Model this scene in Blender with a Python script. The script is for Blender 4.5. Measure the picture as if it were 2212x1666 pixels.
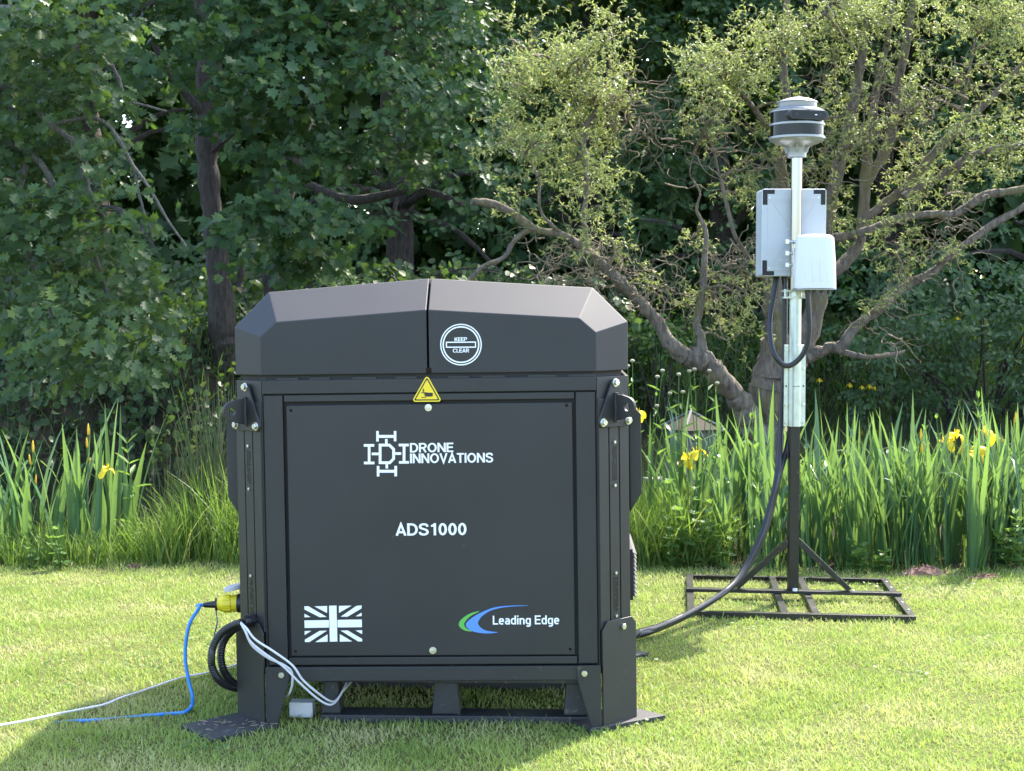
import bpy, bmesh, math, random
import numpy as np
from mathutils import Vector, Matrix, Euler

for o in list(bpy.data.objects):
    bpy.data.objects.remove(o)
SC = bpy.context.scene
COL = SC.collection
R = math.radians

# ------------------------------------------------------------------ camera
CAM_H, PITCH, FPX, IW, IH = 1.26, R(2.74), 3200.0, 2212.0, 1666.0
cam_d = bpy.data.cameras.new('camera')
cam_d.sensor_width = 36.0
cam_d.lens = 36.0 * FPX / IW
cam_d.clip_end = 2000.0
cam_d.clip_start = 0.05
cam = bpy.data.objects.new('camera', cam_d)
COL.objects.link(cam)
cam.location = (0, 0, CAM_H)
cam.rotation_euler = (R(90) - PITCH, 0, 0)
SC.camera = cam
cam_d.dof.use_dof = True
cam_d.dof.focus_distance = 4.9
cam_d.dof.aperture_fstop = 20.0

# ------------------------------------------------------------------ sky, sun, exposure
SUN_EL = R(51.0)
SUN_AZ = math.atan2(0.6, 0.8)          # from +Y towards +X
w = bpy.data.worlds.new('World')
SC.world = w
w.use_nodes = True
nt = w.node_tree
bg = nt.nodes['Background']
sky = nt.nodes.new('ShaderNodeTexSky')
sky.sky_type = 'NISHITA'
sky.sun_disc = False
sky.sun_elevation = SUN_EL
sky.sun_rotation = SUN_AZ
sky.air_density = 1.0
sky.dust_density = 2.0
sky.ozone_density = 1.0
nt.links.new(sky.outputs[0], bg.inputs[0])
bg.inputs[1].default_value = 0.15
sl = bpy.data.lights.new('sun', 'SUN')
sl.energy = 2.9
sl.angle = R(0.8)
sl.color = (1.0, 0.93, 0.82)
sun = bpy.data.objects.new('sun', sl)
COL.objects.link(sun)
sdir = Vector((math.sin(SUN_AZ) * math.cos(SUN_EL), math.cos(SUN_AZ) * math.cos(SUN_EL), math.sin(SUN_EL)))
sun.rotation_euler = sdir.to_track_quat('Z', 'Y').to_euler()
sun.location = sdir * 40
vs = SC.view_settings
vs.view_transform = 'Standard'
vs.look = 'None'
vs.exposure = 2.6
vs.gamma = 1.0
vs.use_curve_mapping = False

# ------------------------------------------------------------------ places from the survey of the photograph
_cp, _sp = math.cos(PITCH), math.sin(PITCH)
def ray(px, py):
    a, b = (px - IW / 2) / FPX, (IH / 2 - py) / FPX
    return Vector((a, _cp + b * _sp, -_sp + b * _cp))
def at(px, py, Y):
    d = ray(px, py)
    return Vector((d.x / d.y * Y, Y, CAM_H + d.z / d.y * Y))
def gp(px, py, z=0.0):
    d = ray(px, py)
    t = (z - CAM_H) / d.z
    return Vector((d.x * t, d.y * t, z))

# ------------------------------------------------------------------ materials
MATS = {}
def new_mat(name):
    m = bpy.data.materials.new(name)
    m.use_nodes = True
    MATS[name] = m
    return m, m.node_tree, m.node_tree.nodes['Principled BSDF']
def setp(p, **k):
    for a, v in k.items():
        p.inputs[a.replace('_', ' ')].default_value = v
def paint(name, col, rough=0.5, metal=0.0, var=0.12, scale=6.0, bump=0.0, bscale=300.0, spec=0.5, dirt=None, coat=0.0):
    m, t, p = new_mat(name)
    setp(p, Roughness=rough, Metallic=metal)
    p.inputs['Specular IOR Level'].default_value = spec
    if coat:
        p.inputs['Coat Weight'].default_value = coat
    tc = t.nodes.new('ShaderNodeTexCoord')
    n = t.nodes.new('ShaderNodeTexNoise')
    n.inputs['Scale'].default_value = scale
    n.inputs['Detail'].default_value = 6
    t.links.new(tc.outputs['Object'], n.inputs['Vector'])
    r = t.nodes.new('ShaderNodeValToRGB')
    r.color_ramp.elements[0].position = 0.3
    r.color_ramp.elements[1].position = 0.7
    c = np.array(col)
    r.color_ramp.elements[0].color = (*(c * (1 - var)), 1)
    r.color_ramp.elements[1].color = (*np.minimum(c * (1 + var), 1), 1)
    t.links.new(n.outputs[0], r.inputs[0])
    out = r.outputs[0]
    if dirt:
        n2 = t.nodes.new('ShaderNodeTexNoise')
        n2.inputs['Scale'].default_value = 45
        n2.inputs['Detail'].default_value = 8
        t.links.new(tc.outputs['Object'], n2.inputs['Vector'])
        r2 = t.nodes.new('ShaderNodeValToRGB')
        r2.color_ramp.elements[0].position = dirt[0]
        r2.color_ramp.elements[1].position = min(1, dirt[0] + 0.12)
        t.links.new(n2.outputs[0], r2.inputs[0])
        mx = t.nodes.new('ShaderNodeMix')
        mx.data_type = 'RGBA'
        mx.inputs[7].default_value = (*dirt[1], 1)
        t.links.new(r2.outputs[0], mx.inputs[0])
        t.links.new(out, mx.inputs[6])
        out = mx.outputs[2]
    t.links.new(out, p.inputs['Base Color'])
    mr = t.nodes.new('ShaderNodeMapRange')
    mr.inputs['To Min'].default_value = max(0.02, rough - 0.10)
    mr.inputs['To Max'].default_value = min(1, rough + 0.07)
    t.links.new(n.outputs[0], mr.inputs[0])
    t.links.new(mr.outputs[0], p.inputs['Roughness'])
    if bump:
        n3 = t.nodes.new('ShaderNodeTexNoise')
        n3.inputs['Scale'].default_value = bscale
        n3.inputs['Detail'].default_value = 4
        t.links.new(tc.outputs['Object'], n3.inputs['Vector'])
        b = t.nodes.new('ShaderNodeBump')
        b.inputs['Strength'].default_value = bump
        b.inputs['Distance'].default_value = 0.002
        t.links.new(n3.outputs[0], b.inputs['Height'])
        t.links.new(b.outputs[0], p.inputs['Normal'])
    return m

def leaf_mat(name, cols, trans_col, trans=0.4, rough=0.5, patch=0.0, pscale=1.2, spec=0.35):
    m, t, p = new_mat(name)
    g = t.nodes.new('ShaderNodeNewGeometry')
    src = g.outputs['Random Per Island']
    if patch:
        tc = t.nodes.new('ShaderNodeTexCoord')
        n = t.nodes.new('ShaderNodeTexNoise')
        n.inputs['Scale'].default_value = pscale
        n.inputs['Detail'].default_value = 5
        t.links.new(tc.outputs['Object'], n.inputs['Vector'])
        mr = t.nodes.new('ShaderNodeMapRange')
        mr.inputs['From Min'].default_value = 0.3
        mr.inputs['From Max'].default_value = 0.7
        t.links.new(n.outputs[0], mr.inputs[0])
        mx = t.nodes.new('ShaderNodeMix')
        mx.inputs[0].default_value = patch
        t.links.new(src, mx.inputs[2])
        t.links.new(mr.outputs[0], mx.inputs[3])
        src = mx.outputs[0]
    r = t.nodes.new('ShaderNodeValToRGB')
    els = r.color_ramp.elements
    els[0].position, els[0].color = cols[0][0], (*cols[0][1], 1)
    els[1].position, els[1].color = cols[-1][0], (*cols[-1][1], 1)
    for pos, c in cols[1:-1]:
        e = els.new(pos)
        e.color = (*c, 1)
    t.links.new(src, r.inputs[0])
    t.links.new(r.outputs[0], p.inputs['Base Color'])
    setp(p, Roughness=rough)
    p.inputs['Specular IOR Level'].default_value = spec
    tr = t.nodes.new('ShaderNodeBsdfTranslucent')
    mc = t.nodes.new('ShaderNodeMix')
    mc.data_type = 'RGBA'
    mc.blend_type = 'MIX'
    mc.inputs[0].default_value = 0.6
    t.links.new(r.outputs[0], mc.inputs[6])
    mc.inputs[7].default_value = (*trans_col, 1)
    t.links.new(mc.outputs[2], tr.inputs[0])
    ms = t.nodes.new('ShaderNodeMixShader')
    ms.inputs[0].default_value = trans
    t.links.new(p.outputs[0], ms.inputs[1])
    t.links.new(tr.outputs[0], ms.inputs[2])
    t.links.new(ms.outputs[0], t.nodes['Material Output'].inputs[0])
    return m

def bark_mat(name, c1, c2, moss=None, scale=9.0):
    m, t, p = new_mat(name)
    tc = t.nodes.new('ShaderNodeTexCoord')
    mp = t.nodes.new('ShaderNodeMapping')
    mp.inputs['Scale'].default_value = (scale * 2.2, scale * 2.2, scale * 0.45)
    t.links.new(tc.outputs['Object'], mp.inputs[0])
    n = t.nodes.new('ShaderNodeTexNoise')
    n.inputs['Scale'].default_value = 1.6
    n.inputs['Detail'].default_value = 9
    n.inputs['Roughness'].default_value = 0.65
    t.links.new(mp.outputs[0], n.inputs['Vector'])
    r = t.nodes.new('ShaderNodeValToRGB')
    r.color_ramp.elements[0].position = 0.36
    r.color_ramp.elements[1].position = 0.66
    r.color_ramp.elements[0].color = (*c1, 1)
    r.color_ramp.elements[1].color = (*c2, 1)
    t.links.new(n.outputs[0], r.inputs[0])
    out = r.outputs[0]
    if moss:
        n2 = t.nodes.new('ShaderNodeTexNoise')
        n2.inputs['Scale'].default_value = 3.2
        n2.inputs['Detail'].default_value = 7
        t.links.new(tc.outputs['Object'], n2.inputs['Vector'])
        r2 = t.nodes.new('ShaderNodeValToRGB')
        r2.color_ramp.elements[0].position = 0.52
        r2.color_ramp.elements[1].position = 0.68
        t.links.new(n2.outputs[0], r2.inputs[0])
        mx = t.nodes.new('ShaderNodeMix')
        mx.data_type = 'RGBA'
        mx.inputs[7].default_value = (*moss, 1)
        t.links.new(r2.outputs[0], mx.inputs[0])
        t.links.new(out, mx.inputs[6])
        out = mx.outputs[2]
    t.links.new(out, p.inputs['Base Color'])
    setp(p, Roughness=0.9)
    b = t.nodes.new('ShaderNodeBump')
    b.inputs['Strength'].default_value = 1.0
    b.inputs['Distance'].default_value = 0.06
    t.links.new(n.outputs[0], b.inputs['Height'])
    t.links.new(b.outputs[0], p.inputs['Normal'])
    return m

M_black = paint('black_powder_coat', (0.0165, 0.017, 0.018), rough=0.54, var=0.28, scale=2.2, bump=0.12, bscale=900, dirt=(0.70, (0.045, 0.041, 0.037)))
M_lid = paint('lid_powder_coat_sunlit', (0.021, 0.021, 0.0225), rough=0.62, var=0.2, scale=2.5, bump=0.12, bscale=900)  # body black made lighter, painting in the sun on the lid slopes
M_dark = paint('dark_interior', (0.012, 0.012, 0.013), rough=0.7)
M_rail = paint('black_rail_paint', (0.018, 0.0185, 0.020), rough=0.50, var=0.12, bump=0.12, bscale=700, dirt=(0.68, (0.11, 0.08, 0.06)))
M_rubber = paint('black_rubber', (0.022, 0.022, 0.024), rough=0.7, var=0.3, bump=0.4, bscale=120, dirt=(0.6, (0.10, 0.09, 0.08)))
M_plast = paint('black_plastic', (0.025, 0.026, 0.03), rough=0.55, var=0.3, bump=0.3, bscale=80, dirt=(0.6, (0.09, 0.085, 0.08)))
M_zinc = paint('zinc_bolt', (0.62, 0.64, 0.58), rough=0.32, metal=0.9, var=0.15, scale=60)
M_galv = paint('galvanised_steel', (0.52, 0.57, 0.52), rough=0.42, metal=0.75, var=0.16, scale=22)
M_alu = paint('polished_aluminium', (0.30, 0.295, 0.28), rough=0.18, metal=0.95, var=0.06, scale=20)
M_silver = paint('silver_paint', (0.30, 0.31, 0.325), rough=0.38, metal=0.4, var=0.05)
M_gloss = paint('black_glass', (0.004, 0.004, 0.005), rough=0.12, var=0.05, spec=0.25)
M_white = paint('white_vinyl', (0.80, 0.81, 0.84), rough=0.5, var=0.02)
M_grey = paint('light_grey_plastic', (0.42, 0.445, 0.47), rough=0.45, var=0.03)
M_radome = paint('white_radome', (0.60, 0.61, 0.64), rough=0.38, var=0.02)
M_yellow = paint('sign_yellow', (0.78, 0.58, 0.02), rough=0.45, var=0.03)
M_plug = paint('plug_yellow', (0.74, 0.60, 0.02), rough=0.42, var=0.08)
M_signblk = paint('sign_black', (0.02, 0.018, 0.01), rough=0.5)
M_blue = paint('swoosh_blue', (0.09, 0.25, 0.72), rough=0.5, var=0.02)
M_green = paint('swoosh_green', (0.10, 0.40, 0.07), rough=0.5, var=0.02)
M_bcable = paint('blue_cable', (0.03, 0.22, 0.62), rough=0.45, var=0.06)
M_wcable = paint('white_cable', (0.60, 0.60, 0.63), rough=0.5, var=0.06)
M_conduit = paint('black_conduit', (0.014, 0.014, 0.016), rough=0.42, var=0.2)
M_cap = paint('cap_grey', (0.50, 0.47, 0.48), rough=0.5, var=0.05)
M_poly = paint('white_block', (0.78, 0.78, 0.77), rough=0.8, var=0.12, bump=0.5, bscale=60)
M_frame = paint('mast_black_steel', (0.008, 0.008, 0.009), rough=0.38, var=0.25, scale=12, dirt=(0.62, (0.10, 0.085, 0.07)))
M_soil = paint('red_soil', (0.16, 0.085, 0.06), rough=0.95, var=0.45, scale=30, bump=1.0, bscale=60)
M_wood = paint('weathered_wood', (0.10, 0.088, 0.08), rough=0.85, var=0.3, scale=8, bump=0.5, bscale=40)
M_shingle = paint('mossy_felt', (0.030, 0.023, 0.011), rough=0.95, var=0.4, scale=14, bump=0.6, bscale=50)
M_edge = paint('grey_batten', (0.12, 0.115, 0.11), rough=0.8, var=0.15)
M_petal = leaf_mat('iris_petal', [(0, (0.82, 0.58, 0.015)), (1, (0.88, 0.70, 0.04))], (0.9, 0.7, 0.03), 0.35, 0.5)
M_bud = leaf_mat('iris_bud', [(0, (0.72, 0.42, 0.02)), (1, (0.80, 0.55, 0.06))], (0.8, 0.5, 0.02), 0.2, 0.5)
M_seed = paint('seed_head', (0.26, 0.25, 0.17), rough=0.9, var=0.3, scale=200)

M_grass = leaf_mat('lawn_grass', [(0.0, (0.13, 0.215, 0.045)), (0.30, (0.205, 0.30, 0.060)), (0.56, (0.31, 0.375, 0.105)),
                                  (0.74, (0.43, 0.42, 0.18)), (1.0, (0.55, 0.46, 0.28))], (0.40, 0.52, 0.10), 0.36, 0.5, patch=0.64, pscale=2.8)
M_tall = leaf_mat('tall_grass', [(0.0, (0.06, 0.125, 0.02)), (0.6, (0.11, 0.20, 0.035)), (0.9, (0.19, 0.25, 0.06)), (1.0, (0.30, 0.26, 0.12))],
                  (0.26, 0.40, 0.04), 0.4, 0.5)
M_iris = leaf_mat('iris_leaf', [(0.0, (0.036, 0.098, 0.050)), (0.6, (0.056, 0.135, 0.062)), (0.92, (0.09, 0.17, 0.06)), (1.0, (0.26, 0.22, 0.10))], (0.27, 0.42, 0.06), 0.36, 0.38, spec=0.5)
M_weed = leaf_mat('weed_leaf', [(0.0, (0.055, 0.12, 0.03)), (1.0, (0.11, 0.20, 0.05))], (0.26, 0.42, 0.05), 0.4, 0.5)
M_rush = leaf_mat('rush_stem', [(0.0, (0.05, 0.085, 0.03)), (0.7, (0.10, 0.13, 0.05)), (1.0, (0.20, 0.15, 0.08))], (0.2, 0.25, 0.05), 0.2, 0.5)
M_oak = leaf_mat('oak_leaf', [(0.0, (0.032, 0.064, 0.026)), (0.7, (0.054, 0.100, 0.036)), (0.95, (0.082, 0.138, 0.042)), (1.0, (0.20, 0.25, 0.06))],
                 (0.20, 0.34, 0.03), 0.34, 0.5, spec=0.3)
M_maple = leaf_mat('maple_leaf', [(0.0, (0.027, 0.062, 0.026)), (0.8, (0.050, 0.102, 0.036)), (1.0, (0.12, 0.18, 0.05))], (0.17, 0.32, 0.03), 0.30, 0.5, spec=0.3)
M_dkleaf = leaf_mat('dark_leaf', [(0.0, (0.034, 0.070, 0.028)), (0.8, (0.054, 0.108, 0.038)), (1.0, (0.10, 0.165, 0.05))], (0.16, 0.30, 0.02), 0.30, 0.5, spec=0.3)
M_willow = leaf_mat('willow_leaf', [(0.0, (0.150, 0.205, 0.055)), (0.6, (0.225, 0.27, 0.080)), (0.9, (0.29, 0.32, 0.11)), (1.0, (0.40, 0.37, 0.16))],
                    (0.32, 0.38, 0.10), 0.40, 0.5)
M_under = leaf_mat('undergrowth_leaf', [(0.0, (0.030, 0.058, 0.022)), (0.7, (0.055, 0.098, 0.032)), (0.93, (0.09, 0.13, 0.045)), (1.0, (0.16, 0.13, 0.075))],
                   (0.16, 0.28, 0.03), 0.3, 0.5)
M_barkw = bark_mat('willow_bark', (0.085, 0.068, 0.052), (0.25, 0.205, 0.16), moss=(0.19, 0.165, 0.07))
M_twig = bark_mat('willow_twig', (0.17, 0.135, 0.085), (0.34, 0.28, 0.18), scale=20)
M_barkd = bark_mat('dark_bark', (0.030, 0.024, 0.020), (0.085, 0.068, 0.055))
M_barkl = bark_mat('lichen_bark', (0.10, 0.09, 0.075), (0.27, 0.255, 0.22), scale=20)

# ------------------------------------------------------------------ mesh helpers
def tagged(o, label=None, cat=None, group=None, kind=None):
    if label: o['label'] = label
    if cat: o['category'] = cat
    if group: o['group'] = group
    if kind: o['kind'] = kind
    return o
def thing(name, label, cat, loc=(0, 0, 0), rot=(0, 0, 0), group=None):
    o = bpy.data.objects.new(name, None)
    o.empty_display_size = 0.1
    COL.objects.link(o)
    o.location = loc
    o.rotation_euler = rot
    return tagged(o, label, cat, group)
def put(name, me, parent=None, loc=None):
    o = bpy.data.objects.new(name, me)
    COL.objects.link(o)
    if parent is not None:
        o.parent = parent
    if loc is not None:
        o.location = loc
    return o

def spline(pts, n=8):
    P = [Vector(p) for p in pts]
    if len(P) < 3:
        return P
    out = []
    for i in range(len(P) - 1):
        p0, p1, p2, p3 = P[max(i - 1, 0)], P[i], P[i + 1], P[min(i + 2, len(P) - 1)]
        for k in range(n):
            t = k / n
            out.append(0.5 * ((2 * p1) + (p2 - p0) * t + (2 * p0 - 5 * p1 + 4 * p2 - p3) * t * t + (3 * p1 - p0 - 3 * p2 + p3) * t ** 3))
    out.append(P[-1])
    return out
def lerp_list(vals, n):
    out = []
    for i in range(len(vals) - 1):
        for k in range(n):
            out.append(vals[i] + (vals[i + 1] - vals[i]) * k / n)
    out.append(vals[-1])
    return out

class MB:
    def __init__(s):
        s.v, s.f = [], []
    def add(s, vs_, fs_):
        b = len(s.v)
        s.v += [tuple(x) for x in vs_]
        s.f += [tuple(i + b for i in f) for f in fs_]
        return s
    def box(s, x0, x1, y0, y1, z0, z1, mp=None):
        c = [(x0, y0, z0), (x1, y0, z0), (x1, y1, z0), (x0, y1, z0), (x0, y0, z1), (x1, y0, z1), (x1, y1, z1), (x0, y1, z1)]
        if mp: c = [mp(*p) for p in c]
        return s.add(c, [(0, 3, 2, 1), (4, 5, 6, 7), (0, 1, 5, 4), (1, 2, 6, 5), (2, 3, 7, 6), (3, 0, 4, 7)])
    def prism(s, poly, mp, d0, d1):
        """poly: (a,b) list; mp(a,b,d) -> xyz"""
        n = len(poly)
        vs_ = [mp(a, b, d0) for a, b in poly] + [mp(a, b, d1) for a, b in poly]
        fs_ = [tuple(range(n - 1, -1, -1)), tuple(range(n, 2 * n))]
        fs_ += [(i, (i + 1) % n, n + (i + 1) % n, n + i) for i in range(n)]
        return s.add(vs_, fs_)
    def ring(s, outer, inner, mp, d0, d1):
        n = len(outer)
        vs_ = [mp(a, b, d) for d in (d0, d1) for L in (outer, inner) for a, b in L]
        fs_ = []
        for i in range(n):
            j = (i + 1) % n
            fs_ += [(i, j, n + j, n + i), (2 * n + i, 3 * n + i, 3 * n + j, 2 * n + j), (i, 2 * n + i, 2 * n + j, j), (n + i, n + j, 3 * n + j, 3 * n + i)]
        return s.add(vs_, fs_)
    def tube(s, pts, r, sides=8, caps=True):
        P = [Vector(p) for p in pts]
        n = len(P)
        rr = r if isinstance(r, (list, tuple, np.ndarray)) else [r] * n
        T = [(P[min(i + 1, n - 1)] - P[max(i - 1, 0)]).normalized() for i in range(n)]
        up = Vector((0, 0, 1)) if abs(T[0].z) < 0.9 else Vector((1, 0, 0))
        N = T[0].cross(up).normalized()
        vs_, fs_ = [], []
        for i in range(n):
            N = (N - T[i] * N.dot(T[i]))
            N = N.normalized() if N.length > 1e-6 else T[i].orthogonal().normalized()
            B = T[i].cross(N)
            for k in range(sides):
                a = 2 * math.pi * k / sides
                vs_.append(P[i] + (N * math.cos(a) + B * math.sin(a)) * float(rr[i]))
        for i in range(n - 1):
            for k in range(sides):
                j = (k + 1) % sides
                fs_.append((i * sides + k, i * sides + j, (i + 1) * sides + j, (i + 1) * sides + k))
        if caps:
            fs_ += [tuple(range(sides - 1, -1, -1)), tuple(range((n - 1) * sides, n * sides))]
        return s.add(vs_, fs_)
    def cyl(s, p0, p1, r, sides=16, r1=None):
        return s.tube([p0, p1], [r, r if r1 is None else r1], sides)
    def lathe(s, prof, c, sides=40, axis=None):
        """prof: (r, z); c: centre; axis: function (x,y,z)->xyz"""
        n = len(prof)
        vs_, fs_ = [], []
        for r, z in prof:
            for k in range(sides):
                a = 2 * math.pi * k / sides
                p = (r * math.cos(a), r * math.sin(a), z)
                p = axis(*p) if axis else p
                vs_.append((p[0] + c[0], p[1] + c[1], p[2] + c[2]))
        for i in range(n - 1):
            for k in range(sides):
                j = (k + 1) % sides
                fs_.append((i * sides + k, i * sides + j, (i + 1) * sides + j, (i + 1) * sides + k))
        fs_ += [tuple(range(sides - 1, -1, -1)), tuple(range((n - 1) * sides, n * sides))]
        return s.add(vs_, fs_)
    def build(s, name, mat, parent=None, smooth=False, bevel=0.0, origin=None, normals=True, seg=2):
        V = s.v
        if origin is not None:
            o_ = Vector(origin)
            V = [tuple(Vector(p) - o_) for p in V]
        me = bpy.data.meshes.new(name)
        me.from_pydata(V, [], s.f)
        if normals:
            bm = bmesh.new()
            bm.from_mesh(me)
            bmesh.ops.recalc_face_normals(bm, faces=bm.faces)
            bm.to_mesh(me)
            bm.free()
        if smooth:
            me.polygons.foreach_set('use_smooth', [True] * len(me.polygons))
            me.set_sharp_from_angle(angle=R(38))
        me.materials.append(mat)
        me.update()
        o = put(name, me, parent, origin if (origin is not None and parent is None) else None)
        if bevel:
            b = o.modifiers.new('bevel', 'BEVEL')
            b.width = bevel
            b.segments = seg
            b.limit_method = 'ANGLE'
            b.angle_limit = R(25)
        return o

def big_mesh(name, V, loops, totals, mat, parent=None, smooth=False):
    me = bpy.data.meshes.new(name)
    V = np.ascontiguousarray(V, dtype=np.float32)
    loops = np.ascontiguousarray(loops, dtype=np.int32)
    totals = np.ascontiguousarray(totals, dtype=np.int32)
    me.vertices.add(len(V))
    me.vertices.foreach_set('co', V.ravel())
    me.loops.add(len(loops))
    me.loops.foreach_set('vertex_index', loops)
    me.polygons.add(len(totals))
    st = np.zeros(len(totals), dtype=np.int32)
    st[1:] = np.cumsum(totals)[:-1]
    me.polygons.foreach_set('loop_start', st)
    me.polygons.foreach_set('loop_total', totals)
    if smooth:
        me.polygons.foreach_set('use_smooth', np.ones(len(totals), dtype=bool))
    me.update(calc_edges=True)
    me.validate()
    me.materials.append(mat)
    return put(name, me, parent)

# leaf templates: verts (x across, y along the midrib, z out of the leaf), faces
def half_leaf(mid, side):
    """mid: midrib y's from base to tip; side: (x,y) outline from base to tip on the right. Two ngons folded on the midrib."""
    v = [(0, mid[0], 0), (0, mid[-1], 0)]
    r = [(x, y, 0.22 * x) for x, y in side]
    l = [(-x, y, 0.22 * x) for x, y in side]
    n = len(side)
    v = v + r + l
    f1 = [0] + [2 + i for i in range(n)] + [1]
    f2 = [1] + [2 + n + i for i in range(n - 1, -1, -1)] + [0]
    return np.array(v, dtype=np.float32), [f1, f2]
OAKL = half_leaf((0, 1), [(0.06, 0.12), (0.24, 0.27), (0.10, 0.36), (0.39, 0.53), (0.15, 0.62), (0.36, 0.82), (0.12, 0.88)])
MAPL = half_leaf((0, 1), [(0.28, -0.10), (0.30, 0.12), (0.56, 0.30), (0.34, 0.46), (0.52, 0.72), (0.22, 0.66)])
OVAL = half_leaf((0, 1), [(0.20, 0.20), (0.26, 0.5), (0.14, 0.82)])
ROUND = half_leaf((0, 1), [(0.36, 0.08), (0.46, 0.42), (0.26, 0.80)])
STRIP = (np.array([(-0.09, 0, 0), (0.09, 0, 0), (-0.13, 0.38, 0.12), (0.13, 0.38, 0.14), (-0.09, 0.72, 0.02), (0.10, 0.72, 0.06), (0, 1.0, -0.22)], dtype=np.float32),
         [[0, 1, 3, 2], [2, 3, 5, 4], [4, 5, 6]])

def unit(a):
    return a / np.maximum(np.linalg.norm(a, axis=-1, keepdims=True), 1e-9)
def leaves_mesh(name, tmpl, pos, along, normal, size, mat, parent=None):
    tv, tf = tmpl
    n, k = len(pos), len(tv)
    y = unit(along)
    x = unit(np.cross(y, normal))
    z = np.cross(x, y)
    s = np.asarray(size).reshape(n, 1, 1)
    V = pos[:, None, :] + s * (tv[None, :, 0:1] * x[:, None, :] + tv[None, :, 1:2] * y[:, None, :] + tv[None, :, 2:3] * z[:, None, :])
    base = np.concatenate([np.array(f) for f in tf])
    tot = np.array([len(f) for f in tf])
    loops = (base[None, :] + (np.arange(n) * k)[:, None]).ravel()
    return big_mesh(name, V.reshape(-1, 3), loops, np.tile(tot, n), mat, parent)

# ================================================================== the setting
def sstep(a, b, x):
    t = np.clip((x - a) / (b - a), 0, 1)
    return t * t * (3 - 2 * t)
def near_edge(x):
    return 8.5 + 1.9 * np.exp(-((x - 1.9) / 1.2) ** 2)
def far_edge(x):
    return 15.5 + 7.0 * sstep(-0.8, 1.8, x) + 0.25 * np.sin(x * 1.7) + 0.15 * np.sin(x * 4.1 + 1)
def ground_h(x, y):
    x, y = np.asarray(x, float), np.asarray(y, float)
    e, f = near_edge(x), far_edge(x)
    down = -0.75 * sstep(e - 0.9, e + 0.6, y)
    top = 1.65 - 0.6 * sstep(0, 2.5, x)
    up = (0.75 + top * 0.55) * sstep(f - 0.5, f + 1.1, y) + top * 0.45 * sstep(f + 0.6, f + 4.0, y)
    h = down + up
    side = 1 - sstep(11, 16, np.abs(x))
    lumps = 0.05 * np.sin(x * 3.1 + y * 1.3) * np.sin(y * 2.3 - x) * sstep(f, f + 1, y)
    return h * side + lumps + (1 - side) * 1.2 * sstep(20, 30, y)
def bed_edge(x):
    return 7.36 - 0.10 * sstep(0.2, 2.0, x) + 0.07 * np.sin(x * 2.7) + 0.04 * np.sin(x * 7.1) + 0.02 * np.sin(x * 19)

gx = np.concatenate([np.array([-400, -200, -100, -60, -40, -30, -22]), np.linspace(-17, 17, 103), np.array([22, 30, 40, 60, 100, 200, 400])])
gy = np.concatenate([np.array([-400, -200, -100, -50, -20, -8, -2, 2]), np.linspace(3, 9, 25), np.linspace(9.25, 28, 70), np.array([31, 36, 45, 60, 100, 200, 400])])
X, Y = np.meshgrid(gx, gy)
Z = ground_h(X, Y)
nx, ny = len(gx), len(gy)
V = np.stack([X, Y, Z], -1).reshape(-1, 3)
ii = (np.arange(ny - 1)[:, None] * nx + np.arange(nx - 1)[None, :]).ravel()
loops = np.stack([ii, ii + 1, ii + nx + 1, ii + nx], -1).ravel()

def ground_mat():
    m, t, p = new_mat('lawn_and_bank_soil')
    tc = t.nodes.new('ShaderNodeTexCoord')
    sx = t.nodes.new('ShaderNodeSeparateXYZ')
    t.links.new(tc.outputs['Object'], sx.inputs[0])
    n = t.nodes.new('ShaderNodeTexNoise')
    n.inputs['Scale'].default_value = 3.0
    n.inputs['Detail'].default_value = 8
    t.links.new(tc.outputs['Object'], n.inputs['Vector'])
    fine = t.nodes.new('ShaderNodeTexNoise')
    fine.inputs['Scale'].default_value = 90.0
    fine.inputs['Detail'].default_value = 8
    t.links.new(tc.outputs['Object'], fine.inputs['Vector'])
    lawn = t.nodes.new('ShaderNodeValToRGB')
    e = lawn.color_ramp.elements
    e[0].position, e[0].color = 0.35, (0.055, 0.075, 0.018, 1)
    e[1].position, e[1].color = 0.68, (0.16, 0.145, 0.06, 1)
    t.links.new(fine.outputs[0], lawn.inputs[0])
    soil = t.nodes.new('ShaderNodeValToRGB')
    e = soil.color_ramp.elements
    e[0].position, e[0].color = 0.35, (0.022, 0.019, 0.013, 1)
    e[1].position, e[1].color = 0.68, (0.085, 0.066, 0.046, 1)
    t.links.new(n.outputs[0], soil.inputs[0])
    a = t.nodes.new('ShaderNodeMath')
    a.operation = 'MULTIPLY_ADD'
    t.links.new(n.outputs[0], a.inputs[0])
    a.inputs[1].default_value = 0.35
    t.links.new(sx.outputs[1], a.inputs[2])
    mr = t.nodes.new('ShaderNodeMapRange')
    mr.inputs['From Min'].default_value = 7.42
    mr.inputs['From Max'].default_value = 7.58
    t.links.new(a.outputs[0], mr.inputs[0])
    mx = t.nodes.new('ShaderNodeMix')
    mx.data_type = 'RGBA'
    t.links.new(mr.outputs[0], mx.inputs[0])
    t.links.new(lawn.outputs[0], mx.inputs[6])
    t.links.new(soil.outputs[0], mx.inputs[7])
    t.links.new(mx.outputs[2], p.inputs['Base Color'])
    setp(p, Roughness=0.95)
    p.inputs['Specular IOR Level'].default_value = 0.1
    b = t.nodes.new('ShaderNodeBump')
    b.inputs['Strength'].default_value = 0.8
    b.inputs['Distance'].default_value = 0.02
    t.links.new(fine.outputs[0], b.inputs['Height'])
    t.links.new(b.outputs[0], p.inputs['Normal'])
    return m
g = big_mesh('ground', V, loops, np.full(len(ii), 4), ground_mat(), smooth=True)
tagged(g, 'mown lawn running down to the pond banks', 'ground', kind='structure')

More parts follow.
